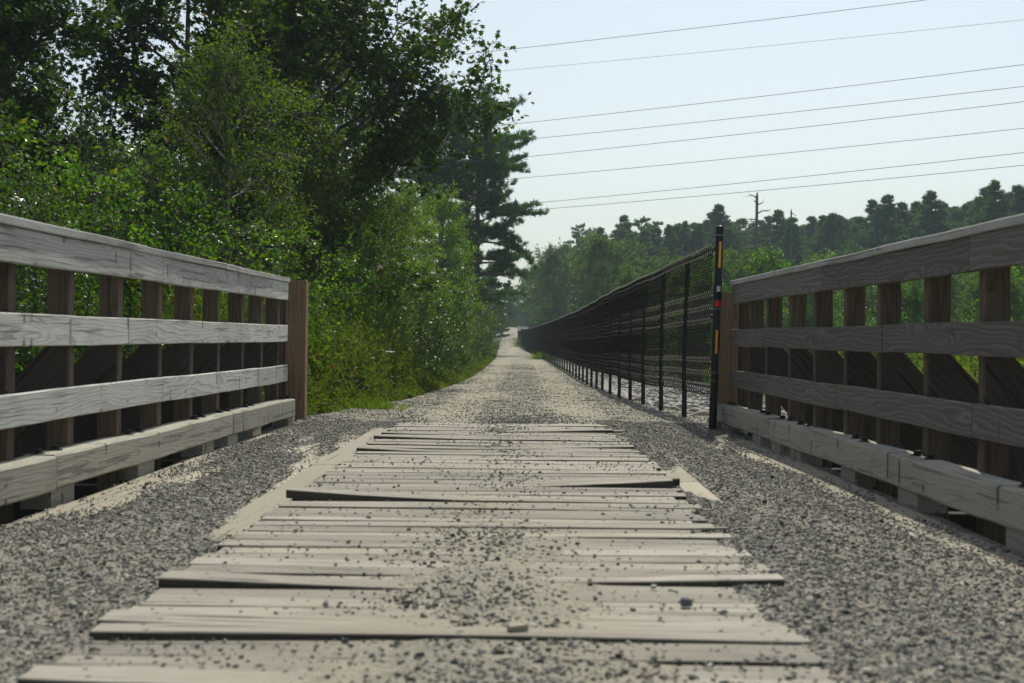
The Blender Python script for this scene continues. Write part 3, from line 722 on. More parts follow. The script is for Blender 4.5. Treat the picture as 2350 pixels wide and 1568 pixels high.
# woven wire: every wire is a zigzag from bottom to top
def chain_mesh():
    mb = MB(); pitch = 0.054; H0, H1 = 0.285, 1.545
    ycur = 11.70
    iw = 0
    while ycur < 121.5:
        iw += 1; far = ycur > 45
        st = pitch if not far else pitch * 1.6
        nseg = 46 if not far else 28
        zz = np.linspace(H0, H1, nseg + 1)
        k = np.arange(nseg + 1)
        sag = 0.006 * math.sin(ycur * 1.9) + 0.004 * math.sin(ycur * 0.7)
        yy = ycur + np.where(k % 2 == 0, -0.5, 0.5) * st * 1.05 * (1 if iw % 2 else -1)
        xx = fence_x(yy) + LEANX * zz + np.where(k % 4 < 2, -1, 1) * 0.0035 - 0.028
        pts = np.stack([xx, yy, z0(yy) + zz + sag], -1) - np.array([FL.x, FL.y, 0])
        tube(mb, pts, (0.0038 if ycur < 15 else 0.0050) if not far else 0.0065, 3, cap=False, upv=(1, 0, 0))
        ycur += st
    return mb
chain_mesh().build('wire_mesh', M['mesh_brown'], fence)
# thin brown slat windscreen strip woven in horizontal rows reads as rows of knuckles; tension wires
mb = MB()
for zz in (0.31, 1.24):
    tube(mb, [fp(Y, zz + 0.002 * math.sin(Y * 1.9), -0.028) for Y in np.arange(11.66, 122, 0.85)], 0.0022, 4, cap=False)
mb.build('tension_wires', M['mesh_brown'], fence)
# dark blue box like posts where the fence stops
ef = empty('end_gate', (0.15, 133, 0), 'small dark blue fence panel standing past the far end of the chain link fence', 'fence panel')
mb = MB()
for q in range(12): tube(mb, [(-0.6 + q * 0.09, q * 0.9, -0.3), (-0.6 + q * 0.09, q * 0.9, 1.35)], 0.05, 6)
mb.build('picket', plain('blue_black_paint', (0.02, 0.03, 0.045)), ef)
mb = MB(); tube(mb, [(-0.6, 0, 1.3), (0.4, 10, 1.3)], 0.05, 6); tube(mb, [(-0.6, 0, 0.4), (0.4, 10, 0.4)], 0.05, 6); mb.build('panel_rail', M['fence_black'], ef)

# ------------------------------------------------------------ bank stones
import bmesh
def ico(sub, seed, flat=0.6):
    bm = bmesh.new(); bmesh.ops.create_icosphere(bm, subdivisions=sub, radius=1)
    v = np.array([q.co[:] for q in bm.verts]); f = np.array([[q.index for q in t.verts] for t in bm.faces]); bm.free()
    rg = np.random.RandomState(seed)
    for _ in range(7):                      # planes cut the ball to a worn stone
        d = rg.randn(3); d /= np.linalg.norm(d); h = rg.uniform(0.55, 0.85)
        e = v @ d - h; v = v - np.clip(e, 0, None)[:, None] * d[None] * 0.8
    v *= np.array([1.0, rg.uniform(0.65, 0.9), rg.uniform(flat * 0.75, flat)])
    return v, f
bprot = []
PALB = [(0.36, 0.33, 0.29), (0.42, 0.40, 0.36), (0.28, 0.27, 0.25), (0.34, 0.27, 0.22), (0.38, 0.36, 0.35), (0.24, 0.235, 0.23), (0.40, 0.36, 0.30), (0.33, 0.33, 0.32)]
for i in range(8):
    v, f = ico(2, 20 + i); mb = MB(); mb.add(v, f, PALB[i]); bprot.append(mb.mesh('bank_stone', M['boulder'], smooth=True, tint=True))
def bank_z(x, y):
    return terr(x, y) + 0.02
rgb = np.random.RandomState(4)
cand = []
for it in range(6000):
    Y = 12.15 + 12 * rgb.rand() ** 1.3; X = fence_x(Y) + 0.16 + rgb.rand() ** 1.1 * 3.4; r = 0.055 + 0.075 * rgb.rand() ** 1.4
    if all((X - a) ** 2 + (Y - b) ** 2 > (0.72 * (r + c)) ** 2 for a, b, c in cand[-500:]): cand.append((X, Y, r))
    if len(cand) >= 460: break
cand.sort(key=lambda q: q[1] + 0.3 * q[0])
for i, (X, Y, r) in enumerate(cand[:280]):
    o = bpy.data.objects.new('bank_stone', bprot[i % 8]); C.objects.link(o)
    o.location = (X, Y, float(bank_z(X, Y)) + r * 0.25 + rgb.rand() * 0.02); o.scale = (r, r, r * (0.9 + 0.4 * rgb.rand())); o.rotation_euler = (rgb.uniform(-.4, .4), rgb.uniform(-.4, .4), rgb.uniform(0, 6.3))
    tag(o, 'rounded grey tan stone lying among others on the bank behind the chain link fence', 'stone', 'rounded stones on the bank behind the fence')
mb = MB(); v1, f1 = ico(1, 77); v2, f2 = ico(1, 78); v3, f3 = ico(1, 79)
n = 9000; Yb = 12.1 + 55 * rgb.rand(n) ** 1.5; Xb = fence_x(Yb) + 0.12 + rgb.rand(n) ** 1.2 * np.interp(Yb, [12, 20, 60], [4.5, 6.5, 8.0])
rb = 0.045 + 0.06 * rgb.rand(n); zb = bank_z(Xb, Yb) - 0.01
for q in range(3):
    v, f = ((v1, f1), (v2, f2), (v3, f3))[q]; s = np.arange(q, n, 3); k = len(s)
    a = rgb.rand(k) * 6.28; c, sn = np.cos(a)[:, None], np.sin(a)[:, None]
    vv = v[None] * rb[s][:, None, None]; vx = vv[..., 0] * c - vv[..., 1] * sn; vy = vv[..., 0] * sn + vv[..., 1] * c
    vv = np.stack([vx + Xb[s][:, None], vy + Yb[s][:, None], vv[..., 2] + zb[s][:, None]], -1)
    cc = np.array(PALB)[rgb.randint(0, 8, k)] * (0.7 + 0.5 * rgb.rand(k))[:, None]
    mb.add(vv, (f[None] + (np.arange(k) * len(v))[:, None, None]).reshape(-1, 3), np.repeat(cc, len(v), 0))
tag(mb.build('bank_stones', M['boulder'], smooth=True, tint=True), 'spread of small rounded stones covering the bank behind the fence', 'stones', kind='stuff')

# ------------------------------------------------------------ leaves
# leaf templates: a folded blade, 6 points and two quads
LEAF = np.array([(0, 0, 0), (0.32, 0.45, 0.10), (0.0, 1.0, -0.04), (-0.32, 0.45, 0.10), (0.0, 0.5, 0.0)], float)
LEAFF = np.array([(0, 1, 2, 4), (0, 4, 2, 3)])
MAPLE = np.array([(0, 0, 0), (0.22, 0.12, 0.02), (0.55, 0.22, 0.05), (0.30, 0.42, 0.03), (0.42, 0.72, 0.05), (0.14, 0.62, 0.0), (0, 1.0, -0.06),
                  (-0.14, 0.62, 0.0), (-0.42, 0.72, 0.05), (-0.30, 0.42, 0.03), (-0.55, 0.22, 0.05), (-0.22, 0.12, 0.02)], float)
def norm(a): return a / (np.linalg.norm(a, axis=-1, keepdims=True) + 1e-9)
def leaves(mb, pts, axis, size, rng, tmpl='leaf', droop=0.3, flat=0.6, tintv=None):
    """pts Nx3 leaf bases, axis Nx3 rough direction the blade points"""
    n = len(pts)
    ax = norm(axis + 0.6 * rng.randn(n, 3) + np.array([0, 0, -droop]))
    nr = norm(np.array([0, 0, 1.0]) * flat * 2 + rng.randn(n, 3) * (1.15 - flat))
    sd = norm(np.cross(ax, nr)); nr = np.cross(sd, ax)
    T = LEAF if tmpl == 'leaf' else MAPLE
    s = size * (0.6 + 0.7 * rng.rand(n))
    v = pts[:, None] + (T[None, :, 0:1] * sd[:, None] + T[None, :, 1:2] * ax[:, None] + T[None, :, 2:3] * nr[:, None]) * s[:, None, None]
    t1 = rng.rand(n) if tintv is None else np.clip(tintv + 0.35 * (rng.rand(n) - 0.5), 0, 1)
    col = np.stack([t1, rng.rand(n), rng.rand(n)], -1)
    if tmpl == 'leaf': f = LEAFF[None] + (np.arange(n) * 5)[:, None, None]; f = f.reshape(-1, 4)
    else:
        f = np.arange(12)[None] + (np.arange(n) * 12)[:, None]
    mb.add(v, f, np.repeat(col, len(T), 0))

def curve(p0, d, ln, n, rng, wig=0.12, up=0.0):
    """a branch path that wanders and bends up or down"""
    pts = [np.array(p0, float)]; d = np.array(d, float); d /= np.linalg.norm(d)
    for i in range(n):
        d = d + wig * rng.randn(3) + np.array([0, 0, up]); d /= np.linalg.norm(d)
        pts.append(pts[-1] + d * ln / n)
    return np.array(pts)
def at(pts, t):
    q = t * (len(pts) - 1); i = min(int(q), len(pts) - 2); return pts[i] + (pts[i + 1] - pts[i]) * (q - i), norm(pts[i + 1] - pts[i])

def twigs(wood_mb, tips, limb, r0, rng, nsub=9, sublen=0.9, ntw=6, twlen=0.35, t0=0.3):
    """side branches with twigs along a limb; collects leaf sites"""
    for q in range(nsub):
        t = t0 + (1 - t0) * (q + rng.rand() * 0.8) / nsub
        p, d = at(limb, min(t, 0.999))
        perp = norm(np.cross(d, norm(rng.randn(3)))); dd = norm(d * 0.6 + perp * 0.9 + np.array([0, 0, 0.12]))
        sl = sublen * (0.6 + 0.7 * rng.rand()) * (1.15 - 0.5 * t)
        sub = curve(p, dd, sl, 4, rng, 0.16, 0.02)
        tube(wood_mb, sub, np.linspace(r0 * (1 - 0.7 * t) * 0.45 + 0.003, 0.003, 5), 4, cap=False)
        for w_ in range(ntw):
            tt = 0.2 + 0.8 * (w_ + rng.rand()) / ntw
            p2, d2 = at(sub, min(tt, 0.999)); perp = norm(rng.randn(3))
            tw = curve(p2, norm(d2 * 0.7 + perp * 0.8), twlen * (0.6 + 0.8 * rng.rand()), 2, rng, 0.15, -0.02)
            tube(wood_mb, tw, np.linspace(0.0035, 0.0015, 3), 3, cap=False)
            tips.append((tw[0], tw[-1]))

def leaf_sites(tips, per, rng, spread=0.05):
    a = np.array([t[0] for t in tips]); b = np.array([t[1] for t in tips])
    k = np.repeat(np.arange(len(a)), per); u = rng.rand(len(k), 1) * 1.1
    p = a[k] + (b[k] - a[k]) * u + rng.randn(len(k), 3) * spread
    ax = norm(b[k] - a[k]) + rng.randn(len(k), 3) * 0.7
    clump = rng.rand(len(a))[k]
    return p, ax, clump

def make_tree(name, loc, label, cat, h, trunk_r, spread, seed, leafmat_='maple_leaf', leafsize=0.085, per=9, tmpl='maple', nlimb=18, clear=0.2,
              barkm='bark', targets=None, up=0.06, group=None, nsub=9, sublen=0.95, ntw=6, shape='oval', lean=(0, 0), twl=0.35, crown_bias=(0, 0)):
    rg = np.random.RandomState(seed)
    root = empty(name, loc, label, cat, group)
    wmb = MB(); tips = []
    tr = curve((0, 0, -0.3), (lean[0], lean[1], 1), h * 0.97, 14, rg, 0.035, 0.03)
    tube(wmb, tr, np.linspace(trunk_r, trunk_r * 0.12, 15), 10)
    tmb = wmb
    for i in range(nlimb):
        t = clear + (1 - clear) * (i + 0.5 * rg.rand()) / nlimb
        p, d = at(tr, min(t, 0.995)); az = i * 2.4 + rg.rand() * 0.8
        u = (t - clear) / (1 - clear)
        prof = {'oval': math.sin(math.pi * min(0.12 + u * 0.88, 1)) ** 0.7 + 0.12, 'cone': 1.05 - u * 0.9, 'top': 0.35 + u * 0.9 if u < 0.7 else 1.0 - (u - 0.7) * 2.2}[shape]
        ln = spread * prof * (0.75 + 0.5 * rg.rand())
        el = 0.25 + 0.7 * u
        dd = (math.cos(az) * math.cos(el) + crown_bias[0], math.sin(az) * math.cos(el) + crown_bias[1], math.sin(el))
        limb = curve(p, dd, max(ln, 0.4), 7, rg, 0.10, up * 0.5)
        r = trunk_r * (1 - t) * 0.55 + 0.012
        tube(tmb, limb, np.linspace(r, r * 0.2, 8), 6, cap=False)
        twigs(tmb, tips, limb, r, rg, nsub, sublen, ntw, twl)
    for (tp, tt, bendz) in (targets or []):          # limbs that reach to a chosen place
        p, d = at(tr, tt); tp = np.array(tp, float) - np.array(loc, float)
        m1 = p + (tp - p) * 0.5 + np.array([0, 0, bendz])
        s = np.linspace(0, 1, 10)[:, None]; limb = (1 - s) ** 2 * p + 2 * s * (1 - s) * m1 + s * s * tp + rg.randn(10, 3) * 0.05 * np.sin(s * math.pi)
        r = trunk_r * 0.32
        tube(tmb, limb, np.linspace(r, r * 0.15, 10), 7, cap=False)
        twigs(tmb, tips, limb, r, rg, 15, sublen * 1.05, ntw, twl, 0.35)
    wmb.build('trunk', M[barkm], root, smooth=True)
    lm = MB(); p, ax, cl = leaf_sites(tips, per, rg, 0.05)
    leaves(lm, p, ax, leafsize, rg, tmpl, 0.35, 0.55, cl)
    lm.build('crown', M[leafmat_], root, tint=True)
    return root

def make_shrub(name, loc, label, cat, h, w_, seed, leafmat_='shrub_leaf', leafsize=0.055, per=9, stems=9, barkm='bark', group=None, nsub=8, ntw=5, tmpl='leaf', droop=0.2, sublen=0.45, twl=0.22):
    rg = np.random.RandomState(seed); root = empty(name, loc, label, cat, group); wmb = MB(); tips = []
    for i in range(stems):
        az = i * 2.4 + rg.rand(); el = rg.uniform(0.85, 1.45)
        hh = h * (0.6 + 0.45 * rg.rand())
        d = np.array([math.cos(az) * math.cos(el) * w_ / h * 1.6, math.sin(az) * math.cos(el) * w_ / h * 1.6, math.sin(el)])
        st = curve((rg.randn() * 0.12, rg.randn() * 0.12, -0.15), d, hh * 1.02, 7, rg, 0.09, 0.05)
        tube(wmb, st, np.linspace(0.018, 0.004, 8), 5, cap=False)
        twigs(wmb, tips, st, 0.014, rg, nsub, sublen * w_ / 1.2, ntw, twl, 0.12)
    wmb.build('stems', M[barkm], root, smooth=True)
    lm = MB(); p, ax, cl = leaf_sites(tips, per, rg, 0.035)
    leaves(lm, p, ax, leafsize, rg, tmpl, droop, 0.5, cl)
    lm.build('foliage', M[leafmat_], root, tint=True)
    return root

def copy_tree(src, loc, scale, rz, label=None, group=None):
    r = src.copy(); C.objects.link(r); r.location = loc; r.rotation_euler = (0, 0, rz)
    r.scale = scale if isinstance(scale, tuple) else (scale,) * 3
    if label: r['label'] = label
    if group: r['group'] = group
    for ch in list(src.children):
        c = ch.copy(); C.objects.link(c); c.parent = r
        for g in ch.children:
            d = g.copy(); C.objects.link(d); d.parent = c
    return r

def ground_at(X, Y): return float(terr(X, Y))

# pines: whorls of limbs carrying upturned tufts of needles
def make_pine(name, loc, label, cat, h, trunk_r, spread, seed, nwhorl=13, clear=0.12, tufts=7, tuft=0.30, group=None, targets=None, blades=9, dens=1.0, shape='old', bladew=0.016, lw=(3, 6)):
    rg = np.random.RandomState(seed); root = empty(name, loc, label, cat, group); wmb = MB(); T = []
    tr = curve((0, 0, -0.3), (0, 0, 1), h, 14, rg, 0.02, 0.02)
    tube(wmb, tr, np.linspace(trunk_r, trunk_r * 0.1, 15), 8)
    def limb_tufts(limb, r):
        tube(wmb, limb, np.linspace(r, 0.008, len(limb)), 5, cap=False)
        ln = np.linalg.norm(limb[-1] - limb[0]); ns = max(4, int(ln * 3.4 * dens))
        for q in range(ns):
            t = 0.22 + 0.78 * (q + rg.rand()) / ns; p, d = at(limb, min(t, 0.999))
            sd = norm(np.cross(d, [0, 0, 1.0])) * (1 if q % 2 else -1)
            sub = curve(p, norm(d * 0.8 + sd * 0.8 + np.array([0, 0, 0.12])), (0.12 + 0.34 * ln * (1.1 - t)) * (0.7 + 0.5 * rg.rand()), 3, rg, 0.12, 0.04)
            tube(wmb, sub, np.linspace(0.014, 0.004, 4), 3, cap=False)
            k = max(3, int(tufts * (0.5 + np.linalg.norm(sub[-1] - sub[0]))))
            for j in range(k):
                p2, d2 = at(sub, min(0.15 + 0.85 * (j + rg.rand()) / k, 0.999)); T.append(np.concatenate([p2 + rg.randn(3) * 0.05, norm(d2 * 0.5 + np.array([0, 0, 0.7]) + rg.randn(3) * 0.35)]))
    for wI in range(nwhorl):
        u = (wI + 0.4 * rg.rand()) / nwhorl; t = clear + (1 - clear) * u
        p, d = at(tr, min(t, 0.99))
        for b in range(rg.randint(*lw)):
            az = rg.rand() * 6.28
            prof = (1.0 - u) ** 0.75 if shape == 'cone' else (min(1.0, 1.75 * (1.0 - u)) ** 1.05 * (0.88 + 0.12 * math.sin(u * 21 + seed)) if shape == 'round' else (0.55 + 0.6 * math.sin(min(u * 1.25, 1) * math.pi * 0.62)) * (1 if u < 0.72 else (1.05 - u) * 3.2))
            ln = spread * max(prof, 0.06) * ((0.45 + 0.75 * rg.rand()) if shape == 'old' else (0.6 + 0.55 * rg.rand())); el = -0.1 + (0.6 if shape == 'old' else 0.3) * u
            limb = curve(p, (math.cos(az) * math.cos(el), math.sin(az) * math.cos(el), math.sin(el)), ln, 6, rg, 0.08, 0.035)
            limb_tufts(limb, trunk_r * (1 - t) * 0.3 + 0.02)
    p, d = at(tr, 0.97)
    for q in range(16): T.append(np.concatenate([p + np.array([0, 0, 0.03 * h * rg.rand()]) + rg.randn(3) * 0.05, norm(np.array([0, 0, 1.0]) + rg.randn(3) * 0.4)]))
    for (tp, tt, bendz) in (targets or []):
        p, d = at(tr, tt); tp = np.array(tp, float) - np.array(loc, float); m1 = p + (tp - p) * 0.55 + np.array([0, 0, bendz]); s = np.linspace(0, 1, 9)[:, None]
        limb_tufts((1 - s) ** 2 * p + 2 * s * (1 - s) * m1 + s * s * tp, trunk_r * 0.28)
    wmb.build('trunk', M['bark'], root, smooth=True)
    T = np.array(T); n = len(T); k = np.repeat(np.arange(n), blades)
    base = T[k, :3] + rg.randn(len(k), 3) * 0.03; ax = norm(T[k, 3:] + 0.75 * rg.randn(len(k), 3)); sd = norm(np.cross(ax, rg.randn(len(k), 3)))
    L_ = tuft * (0.6 + 0.6 * rg.rand(len(k)))[:, None]; W = bladew * (tuft / 0.30)
    v = np.stack([base - sd * W, base + sd * W, base + ax * L_ * 0.6 + sd * W * 0.9, base + ax * L_], 1)
    cl = rg.rand(n)[k]; col = np.stack([cl, rg.rand(len(k)) * 0.97, cl], -1)
    lm = MB(); lm.add(v, (np.array([(0, 1, 2, 3)])[None] + (np.arange(len(k)) * 4)[:, None, None]).reshape(-1, 4), np.repeat(col, 4, 0))
    lm.build('crown', M['needle'], root, tint=True); return root

# ------------------------------------------------------------ the wooded bank
prg = random.Random(21)
# large maple whose boughs reach over towards the path
Ym = 24.0
mx = P(735, 700, Ym).x
tg = [P(1050, 40, Ym + 0.5), P(1010, 90, Ym - 1), P(1140, 180, Ym + 0.5), P(1120, 235, Ym), P(980, 10, Ym + 1), P(960, 230, Ym - 0.5), P(600, 20, Ym), P(930, -120, Ym)]
make_tree('maple_tree', (mx, Ym, ground_at(mx, Ym)), 'tall maple whose dark boughs reach out over the path against the sky', 'tree', 7.6, 0.13, 2.1, 5, nlimb=20, clear=0.32,
          targets=[(tg[0], 0.62, 0.1), (tg[1], 0.58, -0.2), (tg[2], 0.55, -0.2), (tg[3], 0.48, 0.1), (tg[4], 0.70, 0.1), (tg[5], 0.5, 0), (tg[6], 0.7, 0.2), (tg[7], 0.8, 0.3)], per=10, leafsize=0.10)
Y2 = 22.0; mx2 = P(440, 700, Y2).x
make_tree('maple_tree', (mx2, Y2, ground_at(mx2, Y2)), 'dark maple with bare lower twigs reaching left across the gap of sky', 'tree', 7.8, 0.14, 1.25, 8, nlimb=20, clear=0.34, sublen=0.6, twl=0.28,
          targets=[(P(195, 110, Y2), 0.72, 0.2), (P(225, 190, Y2 - 0.5), 0.66, 0.15), (P(270, 245, Y2 - 1), 0.6, 0.1), (P(260, 20, Y2), 0.8, 0.1), (P(600, 60, Y2), 0.75, 0.2)], per=9, leafsize=0.09)
Y3 = 20.0; mx3 = P(20, 700, Y3).x
make_tree('maple_tree', (mx3, Y3, ground_at(mx3, Y3)), 'dense dark maple at the left edge of the photo above the railing', 'tree', 7.0, 0.12, 0.95, 9, nlimb=26, sublen=0.6, clear=0.28, per=11, leafsize=0.09,
          targets=[(P(190, 5, Y3), 0.8, 0.1)])
Yc = 25.0; cx_ = P(108, 700, Yc).x
make_pine('spruce_tree', (cx_, Yc, ground_at(cx_, Yc)), 'thin dark spruce standing in the gap of sky beside the left maple', 'tree', 8.6, 0.07, 0.75, 33, nwhorl=26, clear=0.2, tufts=5, tuft=0.14, shape='cone', blades=8)
# young birch with a pale trunk, and lighter saplings under the maples
Yb_ = 19.0; bx = P(515, 700, Yb_).x
make_tree('birch_tree', (bx, Yb_, ground_at(bx, Yb_)), 'slender young birch with pale trunk in the middle of the wooded bank', 'tree', 5.2, 0.045, 1.15, 14, 'birch_leaf', 0.058, 13, 'leaf', 26, 0.12, 'pale_bark', nsub=7, sublen=0.6, ntw=6, twl=0.26)
proto_birch = make_tree('birch_tree', (P(640, 700, 21).x, 21, ground_at(P(640, 700, 21).x, 21)), 'leafy birch sapling between the pale birch and the tall maple', 'tree', 5.0, 0.05, 1.3, 15, 'birch_leaf', 0.06, 10, 'leaf', 24, 0.10, 'bark', nsub=8, sublen=0.65, ntw=6, twl=0.28)
copy_tree(proto_birch, (P(845, 700, 27).x, 27, ground_at(P(845, 700, 27).x, 27)), (0.75, 0.75, 1.0), 2.0, 'leafy birch sapling under the boughs of the tall maple, nearest the path')
copy_tree(proto_birch, (P(760, 700, 23).x, 23, ground_at(P(760, 700, 23).x, 23)), (0.95, 0.95, 0.82), 4.1, 'leafy birch sapling right in front of the trunk of the tall maple')
copy_tree(proto_birch, (P(330, 700, 20).x, 20, ground_at(P(330, 700, 20).x, 20)), (1.05, 1.05, 0.74), 1.0, 'leafy birch sapling left of the pale trunked birch')
copy_tree(proto_birch, (P(410, 700, 24).x, 24, ground_at(P(410, 700, 24).x, 24)), (1.0, 1.0, 1.0), 5.0, 'leafy birch sapling directly behind the pale trunked birch')
copy_tree(proto_birch, (P(200, 700, 23).x, 23, ground_at(P(200, 700, 23).x, 23)), (1.1, 1.1, 0.66), 3.0, 'leafy birch sapling below the gap of sky')
# backdrop of darker trees further in, copies of one broad prototype
proto_dark = make_tree('broadleaf_tree', (P(600, 700, 32).x, 32, ground_at(P(600, 700, 32).x, 32)), 'dark broadleaf tree deep in the wood behind the birches', 'tree', 9.0, 0.14, 2.4, 40, 'maple_leaf', 0.12, 12, 'leaf', 24, 0.12, nsub=9, sublen=1.1, ntw=6, group='dark trees deep in the wooded bank')
for i, (px, Y, s, zs) in enumerate([(560, 30, 1.0, 1.0), (720, 34, 1.0, 1.02), (350, 33, 0.9, 0.55), (-230, 28, 1.0, 0.95), (-260, 26, 1.0, 1.0), (190, 30, 0.95, 0.60), (110, 29, 0.8, 0.60), (260, 31, 0.8, 0.66), (20, 27, 0.8, 0.6), (560, 40, 1.2, 1.2), (-230, 34, 1.0, 1.2)]):
    X = P(px, 700, Y).x; copy_tree(proto_dark, (X, Y, ground_at(X, Y)), (s, s, zs), i * 1.3 + 0.5)
# lighter rounded trees at mid distance beside the path, and alder scrub
proto_mid = make_tree('poplar_tree', (P(930, 700, 44).x, 44, ground_at(P(930, 700, 44).x, 44)), 'light green leafy poplar left of the path in front of the big pines', 'tree', 5.9, 0.07, 1.5, 51, 'poplar_leaf', 0.085, 10, 'leaf', 26, 0.06, nsub=8, sublen=0.75, ntw=6, twl=0.3)
copy_tree(proto_mid, (P(1010, 700, 50).x, 50, ground_at(P(1010, 700, 50).x, 50)), (1.0, 1.0, 1.08), 2.2, 'yellow green poplar nearest the trunks of the big pines')
copy_tree(proto_mid, (P(860, 700, 40).x, 40, ground_at(P(860, 700, 40).x, 40)), (1.0, 1.0, 0.82), 4.2, 'grey green poplar on the left of the light group before the pines')
copy_tree(proto_mid, (P(960, 700, 38).x, 38, ground_at(P(960, 700, 38).x, 38)), (0.85, 0.85, 0.55), 1.2, 'lowest light green poplar of the group before the pines')

# big white pines
def pine_at(px, Y, hpx, label, seed, spread, tg_px, group=None, **k):
    b = P(px, 760, Y); gz = ground_at(b.x, Y); top = P(px, hpx, Y).z
    return make_pine('pine_tree', (b.x, Y, gz), label, 'tree', top - gz + 0.2, 0.22, spread, seed, targets=[((P(x, y, Y + dy)), t, bz) for (x, y, dy, t, bz) in tg_px], tuft=0.22, bladew=0.02, group=group, **k)
pine_at(1095, 72, 215, 'big white pine with long bough pointing over the path towards the power lines', 61, 3.3,
        [(1250, 490, 0, 0.62, -0.7), (1235, 470, 0.6, 0.60, -0.5), (1205, 380, 0.5, 0.72, -0.1), (1222, 600, -0.6, 0.50, 0.6), (1228, 612, 0, 0.46, 0.8), (1205, 640, 0.3, 0.38, 0.7), (1210, 395, 0, 0.73, 0.1), (1170, 262, 0, 0.86, 0.1), (1200, 560, -1, 0.52, 0.4), (1190, 340, 0, 0.80, 0.2), (1195, 510, 0, 0.60, 0)], nwhorl=24, clear=0.24, tufts=9, blades=11, dens=1.3)
pine_at(1008, 74, 205, 'white pine with straight bare trunk between the maple and the biggest pine', 62, 2.2, [(960, 330, 0, 0.80, 0.1), (1060, 240, 0, 0.9, 0), (900, 360, 0, 0.74, 0.1), (940, 260, 0, 0.88, 0.1)], nwhorl=22, clear=0.3, tufts=8, blades=10, dens=1.2)
pine_at(925, 78, 230, 'white pine farthest from the path behind the poplars', 63, 2.3, [], nwhorl=18, clear=0.25, tufts=7, blades=10, dens=1.0)
pine_at(1060, 88, 330, 'shorter white pine tucked behind the biggest pine', 64, 2.6, [(1180, 640, 0, 0.4, 0.4), (1180, 690, 0, 0.3, 0.3)], nwhorl=18, clear=0.2, tufts=8, blades=10)

# hedge of shrubs along the path and behind the railing
A = make_shrub('alder_shrub', (P(1000, 800, 26).x - 0.3, 26, ground_at(P(1000, 800, 26).x - 0.3, 26)), 'bushy alder shrub with glossy leaves at the left edge of the path', 'shrub', 2.4, 1.1, 71, 'alder_leaf', 0.065, 10, 11, group='leafy shrubs along the wooded side of the path')
B = make_shrub('dogwood_shrub', (-2.9, 20, ground_at(-2.9, 20)), 'bright green leafy shrub growing behind the weeds by the path', 'shrub', 2.6, 1.2, 72, 'shrub_leaf', 0.065, 10, 12, group='leafy shrubs along the wooded side of the path')
D = make_shrub('birch_shrub', (-2.4, 33, ground_at(-2.4, 33)), 'fine leaved birch shrub at the left edge of the path', 'shrub', 2.6, 1.1, 73, 'birch_leaf', 0.06, 10, 12, group='leafy shrubs along the wooded side of the path')
lab = {id(A): 'bushy alder shrub with glossy leaves at the left edge of the path', id(B): 'bright green leafy shrub growing behind the weeds by the path', id(D): 'fine leaved birch shrub at the left edge of the path'}
spots = [(A, -1.9, 24, 0.75), (B, -3.3, 23, 1.05), (D, -2.3, 28, 0.8), (A, -2.6, 29, 1.05), (B, -3.6, 26, 1.25), (A, -1.75, 31, 0.72), (B, -2.4, 36, 1.1), (A, -1.9, 37, 0.9), (D, -2.0, 42, 1.0), (B, -2.9, 40, 1.3), (A, -1.9, 47, 1.0), (D, -2.4, 52, 1.25), (A, -1.9, 57, 1.1),
         (D, -2.3, 63, 1.2), (A, -2.3, 70, 1.2), (D, -3.1, 78, 1.25), (A, -3.2, 86, 1.2), (B, -3.8, 94, 1.4), (A, -3.9, 104, 1.2), (D, -4.1, 114, 1.3), (B, -4.4, 60, 1.6), (D, -4.6, 72, 1.7), (B, -4.2, 47, 1.5), (A, -4.0, 32, 1.35), (B, -4.6, 37, 1.5),
         (D, -3.9, 21, 1.15), (A, -4.6, 24, 1.35), (B, -5.2, 28, 1.5), (A, -3.4, 18.2, 0.95), (B, -4.2, 18.5, 1.15), (D, -5.0, 20.5, 1.3), (A, -5.7, 23, 1.4)]
for i, (pr, X, Y, s) in enumerate(spots):
    copy_tree(pr, (X, Y, ground_at(X, Y)), (s, s, s * prg.uniform(0.85, 1.05)), prg.uniform(0, 6.28))
# shrubs close behind the sunlit railing, larger leaves
V = make_shrub('viburnum_shrub', (-4.2, 14.6, ground_at(-4.2, 14.6)), 'large leaved shrub crowding up behind the sunlit railing', 'shrub', 3.0, 1.25, 81, 'shrub_leaf', 0.062, 10, 13, group='shrubs close behind the sunlit railing')
V2 = make_shrub('viburnum_shrub', (-5.2, 13.2, ground_at(-5.2, 13.2)), 'glossy pale backed shrub behind the near end of the sunlit railing', 'shrub', 3.2, 1.3, 82, 'alder_leaf', 0.058, 10, 13, group='glossy shrubs behind the sunlit railing')
for i, (pr, X, Y, s, zt) in enumerate([(V, -3.7, 13.6, 0.9, None), (V, -4.9, 15.6, 1.1, None), (V2, -4.3, 12.4, 0.85, None), (V, -5.6, 14.8, 1.15, None), (V2, -6.2, 14.2, 1.2, None), (V, -5.0, 11.6, 0.85, None), (V2, -6.4, 16.5, 1.35, None), (V, -6.9, 18.5, 1.5, None),
                                     (V2, -3.4, 15.6, 0.85, None), (V, -3.0, 16.8, 0.8, None), (V, -4.2, 16.9, 1.15, None), (V2, -5.3, 17.5, 1.3, None), (V, -3.9, 10.3, 0.85, None), (V, -4.6, 9.0, 0.8, None), (V2, -5.6, 10.2, 0.9, None), (V, -3.6, 8.2, 0.75, None), (V, -4.2, 7.0, 0.75, None), (V2, -7.2, 15.6, 1.3, None), (V, -8.0, 18.0, 1.5, None)]):
    copy_tree(pr, (X, Y, max(ground_at(X, Y), -1.5 if Y < 12 else -9)), (s, s, s * prg.uniform(0.9, 1.08)), prg.uniform(0, 6.28))

